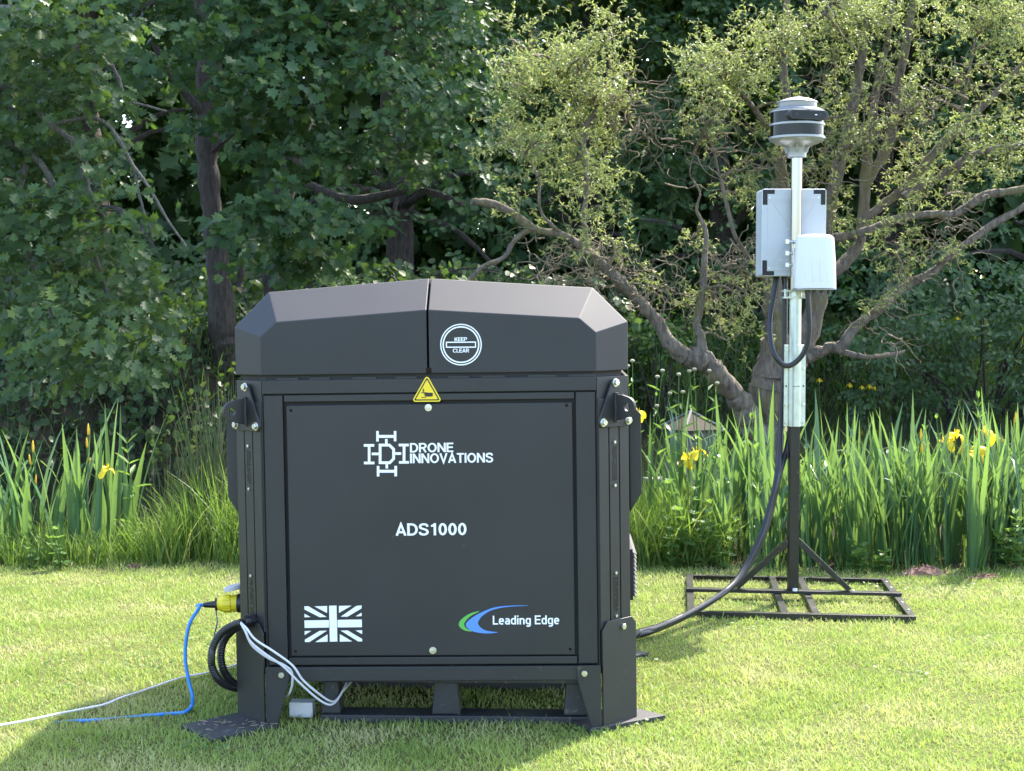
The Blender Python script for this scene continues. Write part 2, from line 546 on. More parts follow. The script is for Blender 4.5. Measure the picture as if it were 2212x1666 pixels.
def water_mat():
    m, t, p = new_mat('pond_water')
    setp(p, Base_Color=(0.012, 0.014, 0.010, 1), Roughness=0.06)
    p.inputs['Specular IOR Level'].default_value = 0.5
    tc = t.nodes.new('ShaderNodeTexCoord')
    n = t.nodes.new('ShaderNodeTexNoise')
    n.inputs['Scale'].default_value = 2.2
    n.inputs['Detail'].default_value = 4
    t.links.new(tc.outputs['Object'], n.inputs['Vector'])
    b = t.nodes.new('ShaderNodeBump')
    b.inputs['Strength'].default_value = 0.10
    b.inputs['Distance'].default_value = 0.05
    t.links.new(n.outputs[0], b.inputs['Height'])
    t.links.new(b.outputs[0], p.inputs['Normal'])
    return m
mb = MB()
mb.add([(-15, 7.5, -0.16), (15, 7.5, -0.16), (15, 25, -0.16), (-15, 25, -0.16)], [(0, 1, 2, 3)])
tagged(mb.build('pond_water', water_mat(), normals=False), 'still dark pond water behind the iris bed', 'water', kind='structure')

# ================================================================== drone docking station
ST_LOC = Vector((-0.238, 4.455, 0.0))
ST_ROT = (0.0, -0.0135, -0.033)
ST_M = Matrix.Translation(ST_LOC) @ Euler(ST_ROT).to_matrix().to_4x4()
ST_I = ST_M.inverted()
def F(px, py, v=0.0):
    lo = ST_I @ Vector((0, 0, CAM_H))
    ld = ST_I.to_3x3() @ ray(px, py)
    p = lo + ld * ((v - lo.y) / ld.y)
    return (p.x, p.z)
HF, HW, CH, DP = 0.505, 0.605, 0.10, 1.10      # half front, half width, chamfer, depth
st = thing('drone_docking_station', 'black metal drone docking station with gabled lid and white lettering', 'drone station', ST_LOC, ST_ROT)
def fr(a, b, d):           # front plane mapping: a across, b up, d depth
    return (a, d, b)
def octo(g_=0.0):
    return [(-HF, g_), (HF, g_), (HW - g_, CH), (HW - g_, DP - CH), (HF, DP - g_), (-HF, DP - g_), (-HW + g_, DP - CH), (-HW + g_, CH)]
# inner body shell
mb = MB()
mb.prism([(-HF + .005, .022), (HF - .005, .022), (HW - .012, CH + .01), (HW - .012, DP - CH), (HF, DP - .012), (-HF, DP - .012), (-HW + .012, DP - CH), (-HW + .012, CH + .01)],
         lambda a, b, d: (a, b, d), 0.16, 1.062)
mb.build('body_shell', M_dark, st)
# side and back skins
for sx in (-1, 1):
    MB().box(min(sx * (HW - .011), sx * HW), max(sx * (HW - .011), sx * HW), CH + .012, DP - CH - .002, 0.20, 1.066).build('side_panel', M_black, st, bevel=.002)
MB().box(-HF + .002, HF - .002, DP - .011, DP, 0.20, 1.066).build('back_panel', M_black, st, bevel=.002)
# front frame
zt0, zt1 = 1.026, 1.068
MB().box(-HF, HF, 0, .021, zt0, zt1).build('top_rail', M_black, st, bevel=.002)
pu0, pz1 = F(617, 871); pu1, pz0 = F(1246, 1416)
for sx in (-1, 1):
    a, b = sorted((sx * (HF - .004), sx * (HF - .062)))
    MB().box(a, b, .002, .021, .198, zt0 - .004).build('front_post', M_black, st, bevel=.002)
MB().box(-HF + .0665, HF - .0665, .002, .021, pz1 + .003, zt0 - .004).build('header_strip', M_black, st, bevel=.0015)
MB().box(-HF + .0665, HF - .0665, .002, .021, .198, pz0 - .003).build('sill_strip', M_black, st, bevel=.0015)
# base rail
MB().box(-HF - .002, HF + .002, -.008, .05, .150, .193).build('base_rail', M_rail, st, bevel=.002)
for sx in (-1, 1):
    a, b = sorted((sx * (HW - .05), sx * (HW + .004)))
    MB().box(a, b, CH + .01, DP - CH - .01, .150, .193).build('base_rail', M_rail, st, bevel=.002)
MB().box(-HF, HF, DP - .05, DP + .004, .150, .193).build('base_rail', M_rail, st, bevel=.002)
# access panel with its screws, holes and lettering
gap = .0075
ax0, ax1, az0, az1 = -HF + .0665 + gap - .001, HF - .0665 - gap + .001, pz0 + .002, pz1 - .008
panel = MB().box(ax0, ax1, .004, .0205, az0, az1).build('access_panel', M_black, st, bevel=.0015)
tagged(panel, 'flat front access panel carrying the white lettering')
def bolt(parent, mp, r=.009, h=.007, washer=.0135, mat=None, name='bolt'):
    """mp(a,b,d): local plane, d outward"""
    m = MB()
    if washer:
        m.prism([(washer * math.cos(k * math.pi / 10), washer * math.sin(k * math.pi / 10)) for k in range(20)], mp, 0, .002)
    m.prism([(r * math.cos(k * math.pi / 3), r * math.sin(k * math.pi / 3)) for k in range(6)], mp, .0021 if washer else 0, h)
    return m.build(name, mat or M_zinc, parent, bevel=.0008)
for px, py in ((925, 881), (935, 1406)):
    u_, z_ = F(px, py)
    bolt(panel, lambda a, b, d, u_=u_, z_=z_: (u_ + a, .004 - d, z_ + b), r=.0055, h=.006, washer=.011)
for px, py in ((628, 887), (1224, 876), (638, 1408), (1232, 1403)):
    u_, z_ = F(px, py)
    MB().prism([(u_ + .0045 * math.cos(k * math.pi / 8), z_ + .0045 * math.sin(k * math.pi / 8)) for k in range(16)], fr, .0036, .0045).build('screw_hole', M_gloss, panel)

def flat_shape(name, polys, mat, parent, v=.004, th=.0006):
    m = MB()
    for k, pl in enumerate(polys):
        m.prism(pl, fr, v - th, v + .0005)
    return m.build(name, mat, parent)
HS = .078
def _el(cx_, cy_, rx_, ry_, a0, a1, n=20):
    return [(cx_ + rx_ * math.cos(R(a0 + (a1 - a0) * k / n)), cy_ + ry_ * math.sin(R(a0 + (a1 - a0) * k / n))) for k in range(n + 1)]
def _spl(pts, n=4):
    return [(q.x, q.y) for q in spline([(a, b, 0) for a, b in pts], n)]
# skeletons of the letters: width, open strokes (closed ones end with the marker 'c')
GLY = {
 'D': (.70, [[(HS, HS), (HS, 1 - HS)] + _el(.30, .5, .322, .5 - HS, 90, -90) + ['c']]),
 'R': (.66, [[(HS, 0), (HS, 1)], [(HS * 2, 1 - HS), (.36, 1 - HS)] + _el(.38, .70, .19, 1 - HS - .70, 90, -90, 12) + [(HS * 2, .478)], [(.37, .42), (.58, 0)]]),
 'O': (.78, [_el(.39, .5, .39 - HS, .5 - HS, 0, 360, 32)[:-1] + ['c']]),
 'N': (.70, [[(HS, 0), (HS, 1)], [(HS + .01, .96), (.70 - HS - .01, .04)], [(.70 - HS, 0), (.70 - HS, 1)]]),
 'E': (.58, [[(HS, 0), (HS, 1)], [(HS * 2, 1 - HS), (.58, 1 - HS)], [(HS * 2, .52), (.54, .52)], [(HS * 2, HS), (.58, HS)]]),
 'I': (.16, [[(HS, 0), (HS, 1)]]),
 'V': (.68, [[(.06, 1), (.34, .06), (.62, 1)]]),
 'A': (.70, [[(.06, 0), (.35, .94), (.64, 0)], [(.19, .28), (.51, .28)]]),
 'T': (.62, [[(0, 1 - HS), (.62, 1 - HS)], [(.31, 0), (.31, 1 - 2 * HS)]]),
 'S': (.66, [_spl([(.585, .72), (.52, .87), (.33, .925), (.15, .865), (.085, .73), (.16, .60), (.34, .52), (.51, .44), (.585, .28), (.51, .13), (.33, .072), (.13, .13), (.065, .29)])]),
 '1': (.52, [[(.09, .775), (.22, .80), (.30, .90)], [(.345, 0), (.345, 1)]]),
 '0': (.58, [_el(.28, .5, .28 - HS, .5 - HS, 0, 360, 28)[:-1] + ['c']]),
 'K': (.66, [[(HS, 0), (HS, 1)], [(HS * 2, .36), (.58, 1)], [(.29, .56), (.60, 0)]]),
 'P': (.62, [[(HS, 0), (HS, 1)], [(HS * 2, 1 - HS), (.34, 1 - HS)] + _el(.36, .69, .19, 1 - HS - .69, 90, -90, 12) + [(HS * 2, .458)]]),
 'C': (.72, [_el(.38, .5, .38 - HS, .5 - HS, 42, 318, 26)]),
 'L': (.52, [[(HS, 1), (HS, HS), (.52, HS)]]),
 'e': (.52, [[(.08, .37), (.44, .37)] + _spl([(.44, .46), (.38, .61), (.26, .65), (.13, .60), (.078, .42), (.085, .22), (.18, .09), (.30, .068), (.43, .10)])[1:]]),
 'a': (.50, [_spl([(.08, .60), (.22, .65), (.34, .63), (.415, .52), (.42, .30), (.42, 0)]), _spl([(.36, .39), (.22, .39), (.10, .33), (.08, .20), (.15, .09), (.26, .075), (.36, .12)])]),
 'd': (.54, [[(.45, 0), (.45, 1)], _spl([(.38, .62), (.24, .65), (.12, .58), (.075, .36), (.12, .14), (.24, .068), (.38, .11)])]),
 'i': (.17, [[(HS, 0), (HS, .72)], [(HS, .86), (HS, 1.01)]]),
 'n': (.52, [[(HS, 0), (HS, .72)], _spl([(.155, .57), (.24, .64), (.34, .64), (.42, .54), (.43, .36), (.43, 0)])]),
 'g': (.54, [_spl([(.45, .70), (.45, .3), (.45, -.04), (.38, -.17), (.24, -.20), (.10, -.17)]), _spl([(.38, .62), (.24, .65), (.12, .58), (.075, .36), (.12, .14), (.24, .068), (.38, .11)])]),
 ' ': (.22, [])}
def text_part(name, s, x0, x1, z0, cap, mat, parent, v=.004, bold=1.06, th=.0006, track=.075):
    """letters drawn as strokes, flat on the front plane, spanning x0..x1 with cap height from baseline z0"""
    adv, W = [], 0.0
    for ch in s:
        adv.append(W)
        W += GLY[ch][0] + track
    W -= track
    kx = (x1 - x0) / W
    m, lay = MB(), 0
    for ch, ox in zip(s, adv):
        for st_ in GLY[ch][1]:
            closed = st_[-1] == 'c'
            pts = [Vector(q) for q in (st_[:-1] if closed else st_)]
            n, w_ = len(pts), HS * bold
            lay += 1
            vf = v - th - .00006 * (lay % 5)
            L_, R_ = [], []
            for i in range(n):
                a_ = pts[i - 1] if (i or closed) else pts[i]
                b_ = pts[(i + 1) % n] if (i < n - 1 or closed) else pts[i]
                d0 = (pts[i] - a_).normalized() if (pts[i] - a_).length > 1e-7 else (b_ - pts[i]).normalized()
                d1 = (b_ - pts[i]).normalized() if (b_ - pts[i]).length > 1e-7 else d0
                n0, n1 = Vector((-d0.y, d0.x)), Vector((-d1.y, d1.x))
                mm = (n0 + n1)
                mm = mm.normalized() if mm.length > 1e-6 else n0
                mm = mm * (w_ / max(mm.dot(n0), .35))
                L_.append(pts[i] + mm); R_.append(pts[i] - mm)
            def P_(q, d): return (x0 + (ox + q.x) * kx, d, z0 + q.y * cap)
            vs_ = []
            for i in range(n):
                vs_ += [P_(L_[i], vf), P_(R_[i], vf), P_(L_[i], v + .0004), P_(R_[i], v + .0004)]
            fs_ = []
            for i in range(n if closed else n - 1):
                a, b = 4 * i, 4 * ((i + 1) % n)
                fs_ += [(a, a + 1, b + 1, b), (a, b, b + 2, a + 2), (a + 1, a + 3, b + 3, b + 1), (a + 2, b + 2, b + 3, a + 3)]
            if not closed:
                e = 4 * (n - 1)
                fs_ += [(0, 2, 3, 1), (e, e + 1, e + 3, e + 2)]
            m.add(vs_, fs_)
    return m.build(name, mat, parent)
def c8(x, y):
    return F((1350 + x / 2.212) / 1.8445, (1650 + y / 2.212) / 1.8445, .004)
def rc(x0, x1, y0, y1):
    return [c8(x0, y1), c8(x1, y1), c8(x1, y0), c8(x0, y0)]
logo = [rc(330, 352, 150, 242), rc(485, 507, 150, 240), rc(352.3, 484.7, 185, 210),
        rc(335, 358, 458, 550), rc(490, 513, 457, 549), rc(358.3, 489.7, 492, 517),
        rc(220, 312, 265, 288), rc(222, 314, 420, 443), rc(256, 279, 288.3, 419.7),
        rc(528, 616, 262, 285), rc(530, 618, 415, 437), rc(563, 587, 285.3, 414.7),
        rc(408, 430, 220, 262), rc(412, 434, 442, 480), rc(290, 351, 340, 363), rc(497, 550, 337, 360)]
lg = flat_shape('drone_emblem', logo, M_white, panel)
m = MB()
m.ring([c8(*p) for p in ((352, 262), (450, 262), (495, 305), (495, 398), (455, 441), (352, 441))],
       [c8(*p) for p in ((376, 286), (440, 286), (471, 315), (471, 390), (444, 417), (376, 417))], fr, .0034, .0045)
m.build('drone_emblem', M_white, panel)
x0, zb = c8(628, 339); x1, _ = c8(1010, 339); _, zc = c8(700, 256)
text_part('lettering', 'DRONE', x0, x1, zb, zc - zb, M_white, panel)
x0, zb = c8(629, 434); x1, _ = c8(1360, 430); _, zc = c8(900, 346)
text_part('lettering', 'INNOVATIONS', x0, x1, zb, zc - zb, M_white, panel)
x0, zb = c8(503, 1072); x1, _ = c8(1128, 1071); _, zc = c8(800, 963)
text_part('lettering', 'ADS1000', x0, x1, zb, zc - zb, M_white, panel)
def c3(x, y):
    return F(368.8 + .2473 * x, 1214.8 + .2473 * y, .004)
flag = [[(1383, 378), (1450, 378), (1457, 692), (1390, 692)]]
flag = [[(1168, 508), (1382, 505), (1382, 570), (1170, 574)], [(1383, 380), (1448, 378), (1456, 692), (1390, 693)], [(1457, 503), (1669, 500), (1670, 567), (1457, 569)],
        [(1168, 385), (1202, 384), (1362, 477), (1302, 480), (1168, 412)], [(1255, 385), (1366, 382), (1366, 444)], [(1168, 450), (1222, 478), (1169, 481)],
        [(1485, 475), (1622, 381), (1667, 377), (1667, 403), (1545, 475)], [(1470, 381), (1580, 379), (1470, 442)], [(1615, 472), (1667, 440), (1668, 470)],
        [(1170, 601), (1228, 599), (1170, 636)], [(1172, 697), (1172, 676), (1300, 599), (1365, 597), (1212, 697)], [(1262, 697), (1370, 630), (1370, 694)],
        [(1485, 597), (1545, 595), (1672, 670), (1672, 691), (1637, 691)], [(1477, 628), (1585, 691), (1477, 693)], [(1615, 596), (1672, 593), (1672, 628)]]
flat_shape('flag_emblem', [[c3(*p) for p in pl] for pl in flag], M_white, panel)
def c4(x, y):
    return F(748.4 + .3236 * x, 1214.8 + .3236 * y, .004)
def smooth2(pts, n=6):
    return [(p.x, p.y) for p in spline([(a, b, 0) for a, b in pts], n)]
bo = smooth2([(1215, 288), (1090, 290), (980, 304), (880, 345), (820, 385), (797, 415), (812, 442), (850, 463), (930, 475), (1012, 469)])
bi = smooth2([(1012, 467), (945, 459), (905, 443), (880, 415), (882, 392), (910, 355), (975, 318), (1080, 297), (1215, 290)])
flat_shape('swoosh_emblem', [[c4(*p) for p in bo + bi[1:-1]]], M_blue, panel)
go = smooth2([(888, 325), (830, 340), (780, 370), (751, 405), (757, 432), (790, 455), (838, 463)])
gi = smooth2([(838, 460), (800, 440), (786, 420), (792, 397), (825, 362), (888, 328)])
flat_shape('swoosh_emblem', [[c4(*p) for p in go + gi[1:-1]]], M_green, panel)
x0, zb = c4(977, 416); x1, _ = c4(1421, 412); _, zc = c4(1100, 356)
text_part('lettering', 'Leading Edge', x0, x1, zb, zc - zb, M_white, panel, bold=.95)

# lid: two hinged halves
def lid_half(sx):
    A0, B, C, D0, E, Fp = (0.0, 0, 1.274), (.456, 0, 1.243), (.500, .112, 1.336), (0.0, .112, 1.371), (HF, 0, 1.200), (HW, .10, 1.230)
    g0 = .0035 if sx > 0 else .0025
    def P(p, back=False):
        x, y, z = p
        x = max(x, g0)
        return (sx * x, DP - y if back else y, z)
    zb_ = 1.083
    pts = [(0, 0, zb_), (HF, 0, zb_), (HW, CH, zb_), A0, B, C, D0, E, Fp]
    vs_ = [P(p) for p in pts] + [P(p, True) for p in pts]
    n = len(pts)
    fs_ = []
    fr_ = [(0, 1, 7, 4, 3), (1, 2, 8, 7), (3, 4, 5, 6), (4, 7, 8), (4, 8, 5)]
    for f in fr_:
        fs_.append(f)
        fs_.append(tuple(i + n for i in reversed(f)))
    fs_ += [(6, 5, 5 + n, 6 + n), (5, 8, 8 + n, 5 + n), (8, 2, 2 + n, 8 + n), (0, 3, 6, 6 + n, 3 + n, 0 + n), (0, 0 + n, 1 + n, 2 + n, 2, 1)]
    m = MB().add(vs_, fs_)
    return m.build('lid', M_lid, st, bevel=.0025)
lid_l, lid_r = lid_half(-1), lid_half(1)
tagged(lid_l, 'plain hinged lid half')
tagged(lid_r, 'hinged lid half with round keep clear marking')
MB().box(-.006, .010, -.0015, .02, 1.0845, 1.100).build('latch_slot', M_gloss, st)
# seal strip between the lid and the frame
MB().prism([(-HF + .01, .012), (HF - .01, .012), (HW - .02, CH + .01), (HW - .02, DP - CH), (HF, DP - .02), (-HF, DP - .02), (-HW + .02, DP - CH), (-HW + .02, CH + .01)],
           lambda a, b, d: (a, b, d), 1.062, 1.0825).build('lid_seal', M_dark, st)
rr_ = random.Random(4)
for x in (-.46, -.36, -.23, -.10, .06, .16, .30, .42):
    MB().box(x, x + rr_.uniform(.06, .09), .003, .0118, 1.0685, 1.0745).build('hinge_leaf', M_black, st)
# keep clear marking
def c2(x, y):
    return F((1680 + x * .40816) / 1.8445, (1080 + y * .40816) / 1.8445, 0.0)
cx, cy = 384, 719
def circ(r):
    return [c2(cx + r * math.cos(2 * math.pi * k / 48), cy + r * math.sin(2 * math.pi * k / 48)) for k in range(48)]
m = MB()
m.ring(circ(203), circ(192), fr, -.0006, .0005)
m.ring(circ(180), circ(167), fr, -.0006, .0005)
m.ring([c2(*p) for p in ((236, 691), (531, 689), (531, 749), (237, 750))], [c2(*p) for p in ((247, 702), (521, 700), (521, 738), (248, 739))], fr, -.0006, .0005)
m.build('keep_clear_marking', M_white, lid_r)
x0, zb = c2(322, 686); x1, _ = c2(443, 684); _, zc = c2(380, 648)
text_part('lettering', 'KEEP', x0, x1, zb, zc - zb, M_white, lid_r, v=0, bold=1.1)
x0, zb = c2(305, 797); x1, _ = c2(463, 796); _, zc = c2(380, 758)
text_part('lettering', 'CLEAR', x0, x1, zb, zc - zb, M_white, lid_r, v=0, bold=1.1)

# warning triangle
def c1(x, y):
    return F((880 + x * .40816) / 1.8445, (1080 + y * .40816) / 1.8445, -.001)
def rtri(cs, r, n=6):
    cs = [Vector((a, b)) for a, b in cs]
    out = []
    for i in range(3):
        p, a, b = cs[i], cs[i - 1], cs[(i + 1) % 3]
        da, db = (a - p).normalized(), (b - p).normalized()
        bis = (da + db).normalized()
        half = da.angle(db) / 2
        c = p + bis * (r / math.sin(half))
        s0, s1 = p + da * (r / math.tan(half)), p + db * (r / math.tan(half))
        a0 = math.atan2(s0.y - c.y, s0.x - c.x)
        a1 = math.atan2(s1.y - c.y, s1.x - c.x)
        dd = (a1 - a0 + math.pi) % (2 * math.pi) - math.pi
        out += [(c.x + r * math.cos(a0 + dd * k / n), c.y + r * math.sin(a0 + dd * k / n)) for k in range(n + 1)]
    return out
T0 = [c1(2012, 1012), c1(1862, 1278), c1(2160, 1276)]
cen = Vector((sum(p[0] for p in T0) / 3, sum(p[1] for p in T0) / 3))
def scl(k):
    return [tuple(cen + (Vector(p) - cen) * k) for p in T0]
ws = MB().prism(rtri(T0, .0065), fr, -.0012, .001).build('warning_triangle', M_yellow, st)
tagged(ws, 'yellow triangular hand crush warning sign')
m = MB()
m.ring(rtri(scl(.86), .003), rtri(scl(.73), .0015), fr, -.0017, -.0013)
def w1(pts):
    return [c1(*p) for p in pts]
m.prism(w1([(1972, 1150), (1982, 1150), (1982, 1168), (1990, 1168), (1978, 1184), (1965, 1168), (1972, 1168)]), fr, -.0017, -.0013)
m.prism(w1([(1955, 1185), (2005, 1184), (2025, 1188), (2050, 1187), (2070, 1192), (2070, 1222), (2045, 1228), (2010, 1226), (1990, 1218), (1982, 1210), (1995, 1208), (1980, 1202), (1992, 1198), (1955, 1191)]), fr, -.0017, -.0013)
m.prism(w1([(1955, 1231), (1995, 1230), (2002, 1222), (2008, 1226), (1998, 1238), (1955, 1238)]), fr, -.0017, -.0013)
m.build('hand_pictogram', M_signblk, ws)

# chamfered corners
def corner_map(sx, back=False):
    mu, mv = (HF + HW) / 2, CH / 2
    q = math.sqrt(0.5)
    def mp(s_, z_, d_):       # s along the chamfer outward, z up, d outward
        u_ = mu + q * s_ + q * d_
        v_ = mv + q * s_ - q * d_
        return (sx * u_, DP - v_ if back else v_, z_)
    return mp
HC = CH * math.sqrt(0.5)
rv = random.Random(7)
for sx in (-1, 1):
    for back in (False, True):
        mp = corner_map(sx, back)
        MB().prism([(-HC + .003, .19), (HC - .003, .19), (HC - .003, 1.066), (-HC + .003, 1.066)], mp, -.013, 0).build('corner_panel', M_black, st, bevel=.0015)
        if back:
            continue
        w3 = (2 * HC - .018) / 3
        strips = []
        for k in range(3):
            a = -HC + .004 + k * (w3 + .0045)
            strips.append(MB().prism([(a, .30), (a + w3, .30), (a + w3, 1.0), (a, 1.0)], mp, .0004, .0055).build('corner_strip', M_black, st, bevel=.0012))
        cs = -HC + .004 + w3 + .0045 + w3 / 2
        for zc_ in (.80, .40):
            for dz in (.066, -.066):
                bolt(strips[1], lambda a, b, d, zc_=zc_, dz=dz: mp(cs + a, zc_ + dz + b, .0055 + d), r=.0052, h=.005, washer=0)
            pm = MB()
            for i in range(4):
                for j in range(17):
                    if rv.random() < .12: continue
                    a, b = cs + (i - 1.5) * .0058, zc_ + (j - 8) * .0062 + (.003 if i % 2 else 0)
                    pm.prism([(a + .002 * math.cos(k * math.pi / 3), b + .002 * math.sin(k * math.pi / 3)) for k in range(6)], mp, .0052, .0060)
            tagged(pm.build('vent_perforations', M_gloss, strips[1]), kind='stuff')
        # lifting bracket: rounded triangular plate, lug with an eye, three bolts
        zc_ = .975
        tri = rtri([(0, zc_ + .105), (-.085, zc_ - .062), (.085, zc_ - .062)], .018)
        br = MB().prism(tri, mp, .0058, .013).build('lifting_bracket', M_black, st, bevel=.0015)
        lug_o, lug_i = [], []
        ec, er = (.050, .0), .0125
        outl = [(.0, -.045), (.0, .036), (.030, .036)] + [(ec[0] + .030 * math.cos(t_), ec[1] + .030 * math.sin(t_)) for t_ in np.linspace(1.35, -1.15, 12)]
        N_ = 36
        # sample the outline by angle about the eye
        ocl = [Vector(p) for p in outl]
        for k in range(N_):
            a = 2 * math.pi * k / N_
            d_ = Vector((math.cos(a), math.sin(a)))
            best = .03
            for i in range(len(ocl)):
                p, q = ocl[i] - Vector(ec), ocl[(i + 1) % len(ocl)] - Vector(ec)
                e_ = q - p
                den = d_.x * e_.y - d_.y * e_.x
                if abs(den) < 1e-9: continue
                t_ = (p.x * e_.y - p.y * e_.x) / den
                s_ = (p.x * d_.y - p.y * d_.x) / den
                if t_ > 0 and -1e-6 <= s_ <= 1 + 1e-6: best = max(best, t_) if best != .03 else t_
            lug_o.append((ec[0] + d_.x * best, ec[1] + d_.y * best))
            lug_i.append((ec[0] + er * d_.x, ec[1] + er * d_.y))
        lm = MB()
        lm.ring(lug_o, lug_i, lambda a, b, d: mp(d, zc_ + b, .013 + a), -.005, .005)
        lm.build('lifting_eye', M_black, br, bevel=.001)
        MB().tube([mp(0, zc_ - .048 + t_ * .09, .0155 + .001 * math.sin(t_ * 40)) for t_ in np.linspace(0, 1, 9)], .0075, 8).build('weld_bead', M_black, br, smooth=True)
        for a_, b_ in ((0, .072), (-.055, -.046), (.055, -.046)):
            bolt(br, lambda a, b, d, a_=a_, b_=b_: mp(a_ + a, zc_ + b_ + b, .013 + d), r=.0095, h=.010, washer=.013)

# legs
for sx in (-1, 1):
    for back in (False, True):
        mp = corner_map(sx, back)
        def fm(a, b, d):
            return (sx * a, DP - d if back else d, b)
        lo = -.016
        leg = MB().prism([(HF + .004, .008), (HF + .004, .196), (HF - .068, .196), (HF - .068, .158), (HF - .026, .008)], fm, lo, lo + .006).build('leg', M_rail, st, bevel=.0012)
        bolt(leg, lambda a, b, d: fm(HF - .045 + a, .172 + b, lo - d), r=.0095, h=.006, washer=0)
        s0, s1 = -HC + .002, HC + .010
        mp2 = lambda s_, z_, d_: mp(s_, z_, d_)
        pl = MB().prism([(s0, .008), (s1, .008), (s1, .305), (s1 - .018, .325), (s0 + .022, .325), (s0, .297)], mp, .0085, .0145).build('leg_plate', M_rail, leg, bevel=.0012)
        bolt(leg, lambda a, b, d: mp((s0 + s1) / 2 + .014 + a, 0.300 + b, .0145 + d), r=.0095, h=.008, washer=0)
# side hoods
for sx in (-1, 1):
    prof = [(HW + .002, .985), (HW + .040, .945), (HW + .040, .700), (HW + .004, .640)]
    MB().prism([(sx * a, b) for a, b in prof], lambda a, b, d: (a, d, b), CH + .03, DP - .25).build('side_hood', M_black, st, bevel=.002)
# louvred vent on the side face
lv = MB().box(HW + .001, HW + .012, CH + .06, CH + .50, .360, .520).build('louvre_vent', M_dark, st)
for k in range(11):
    z_ = .372 + k * .0135
    MB().prism([(HW + .0125, z_), (HW + .024, z_ - .006), (HW + .025, z_ - .004), (HW + .0125, z_ + .003)], lambda a, b, d: (a, d, b), CH + .065, CH + .495).build('louvre_slat', M_rail, lv)
# inlet socket with hinged cap, cable gland
def world_to_st(p):
    return ST_I @ Vector(p)
SOCK = world_to_st(at(516, 1303, 4.78))
sk = MB().cyl((-HW - .0005, SOCK.y, SOCK.z), (-HW - .054, SOCK.y, SOCK.z), .031, 24).build('power_inlet', M_conduit, st, smooth=True)
m = MB()
capc = Vector((-HW - .066, SOCK.y, SOCK.z + .045))
axd = Vector((-.22, 0, 1)).normalized()
m.cyl(capc, capc + axd * .010, .034, 24)
m.cyl(capc + axd * .0101, capc + axd * .014, .028, 24)
m.box(-HW - .046, -HW - .034, SOCK.y - .014, SOCK.y + .014, SOCK.z + .032, SOCK.z + .052)
m.build('inlet_cap', M_cap, sk, smooth=True, bevel=.001)
GL = world_to_st(at(536, 1341, 4.50))
mpl = corner_map(-1)
gz = GL.z
gm = MB()
gm.tube([mpl(-.01, gz, .0058), mpl(-.01, gz, .022)], .022, 6)
gm.tube([mpl(-.01, gz, .0222), mpl(-.01, gz, .045)], .017, 16)
gm.build('cable_gland', M_conduit, st, smooth=True)
GW = ST_M @ Vector(mpl(-.01, gz, .045))
GD = (ST_M.to_3x3() @ Vector((-1, -1, 0))).normalized()

# ------------------------------------------------------------------ pads, pallet, white block
pads = {}
def pad(pts, label):
    P = [ST_I @ gp(*q) for q in pts]
    return [(p.x, p.y) for p in P], label
pl_l = pad([(391, 1577), (455, 1609), (603, 1575), (519, 1549)], 0)[0]
pl_r = pad([(1195, 1548), (1276, 1586), (1438, 1556), (1376, 1540)], 0)[0]
PADS = []
for poly, back, lab in ((pl_l, False, 'black rubber ground pad strewn with dry clippings under the leg beside the cable gland'),
                        (pl_r, False, 'black rubber ground pad under the front leg on the mast side'),
                        (pl_l, True, 'black rubber ground pad under the rear leg on the blue cable side'),
                        (pl_r, True, 'black rubber ground pad under the rear leg by the black hoses')):
    pol = [(a, DP - b if back else b) for a, b in poly]
    W = [ST_M @ Vector((a, b, 0)) for a, b in pol]
    PADS.append([(p.x, p.y) for p in W])
    c = sum(W, Vector()) / 4
    c.z = 0
    tagged(MB().prism([(p.x - c.x, p.y - c.y) for p in W], lambda a, b, d: (a + c.x, b + c.y, d + .0), -.01, .0165).build('rubber_pad', M_rubber, bevel=.003, origin=c), lab, 'ground pad', 'rubber pads under the legs')
pc = ST_M @ Vector((0, .06, 0)); pc.z = 0
pal = thing('plastic_pallet', 'black plastic pallet on the grass beneath the docking station', 'pallet', pc, (0, 0, ST_ROT[2]))
for y in (.0, .42, .84):
    MB().box(-.355, .475, y, y + .095, .0, .024).build('runner', M_plast, pal, bevel=.003)
    for x, w_ in ((-.355, .06), (-.012, .088), (.395, .08)):
        MB().prism([(x, .0245), (x + w_, .0245), (x + w_ - .008, .128), (x + .008, .128)], lambda a, b, d: (a, d, b), y + .008, y + .088).build('block', M_plast, pal, bevel=.006)
MB().box(-.36, .48, -.01, .945, .1285, .1475).build('deck', M_plast, pal, bevel=.003)
wb = gp(649, 1535)
wb = at(650, 1530, 4.58); wb.z = 0
m = MB().box(-.037, .037, 0, .05, .0, .048)
o = m.build('white_block', M_poly, bevel=.003)
o.location = wb; o.rotation_euler = (0, 0, -.03)
tagged(o, 'small off white rectangular block in the shade beside the pallet', 'block')

# ================================================================== cables at the station
def corrugate(pts, r, step=.004, amp=.07):
    P = spline(pts, 24)
    L = [0.0]
    for i in range(1, len(P)): L.append(L[-1] + (P[i] - P[i - 1]).length)
    n = int(L[-1] / step)
    out, k = [], 0
    for i in range(n + 1):
        s_ = L[-1] * i / n
        while k < len(L) - 2 and L[k + 1] < s_: k += 1
        t_ = (s_ - L[k]) / max(L[k + 1] - L[k], 1e-9)
        out.append(P[k].lerp(P[k + 1], t_))
    return out, [r * (1 + (amp if i % 2 else -amp)) for i in range(n + 1)]

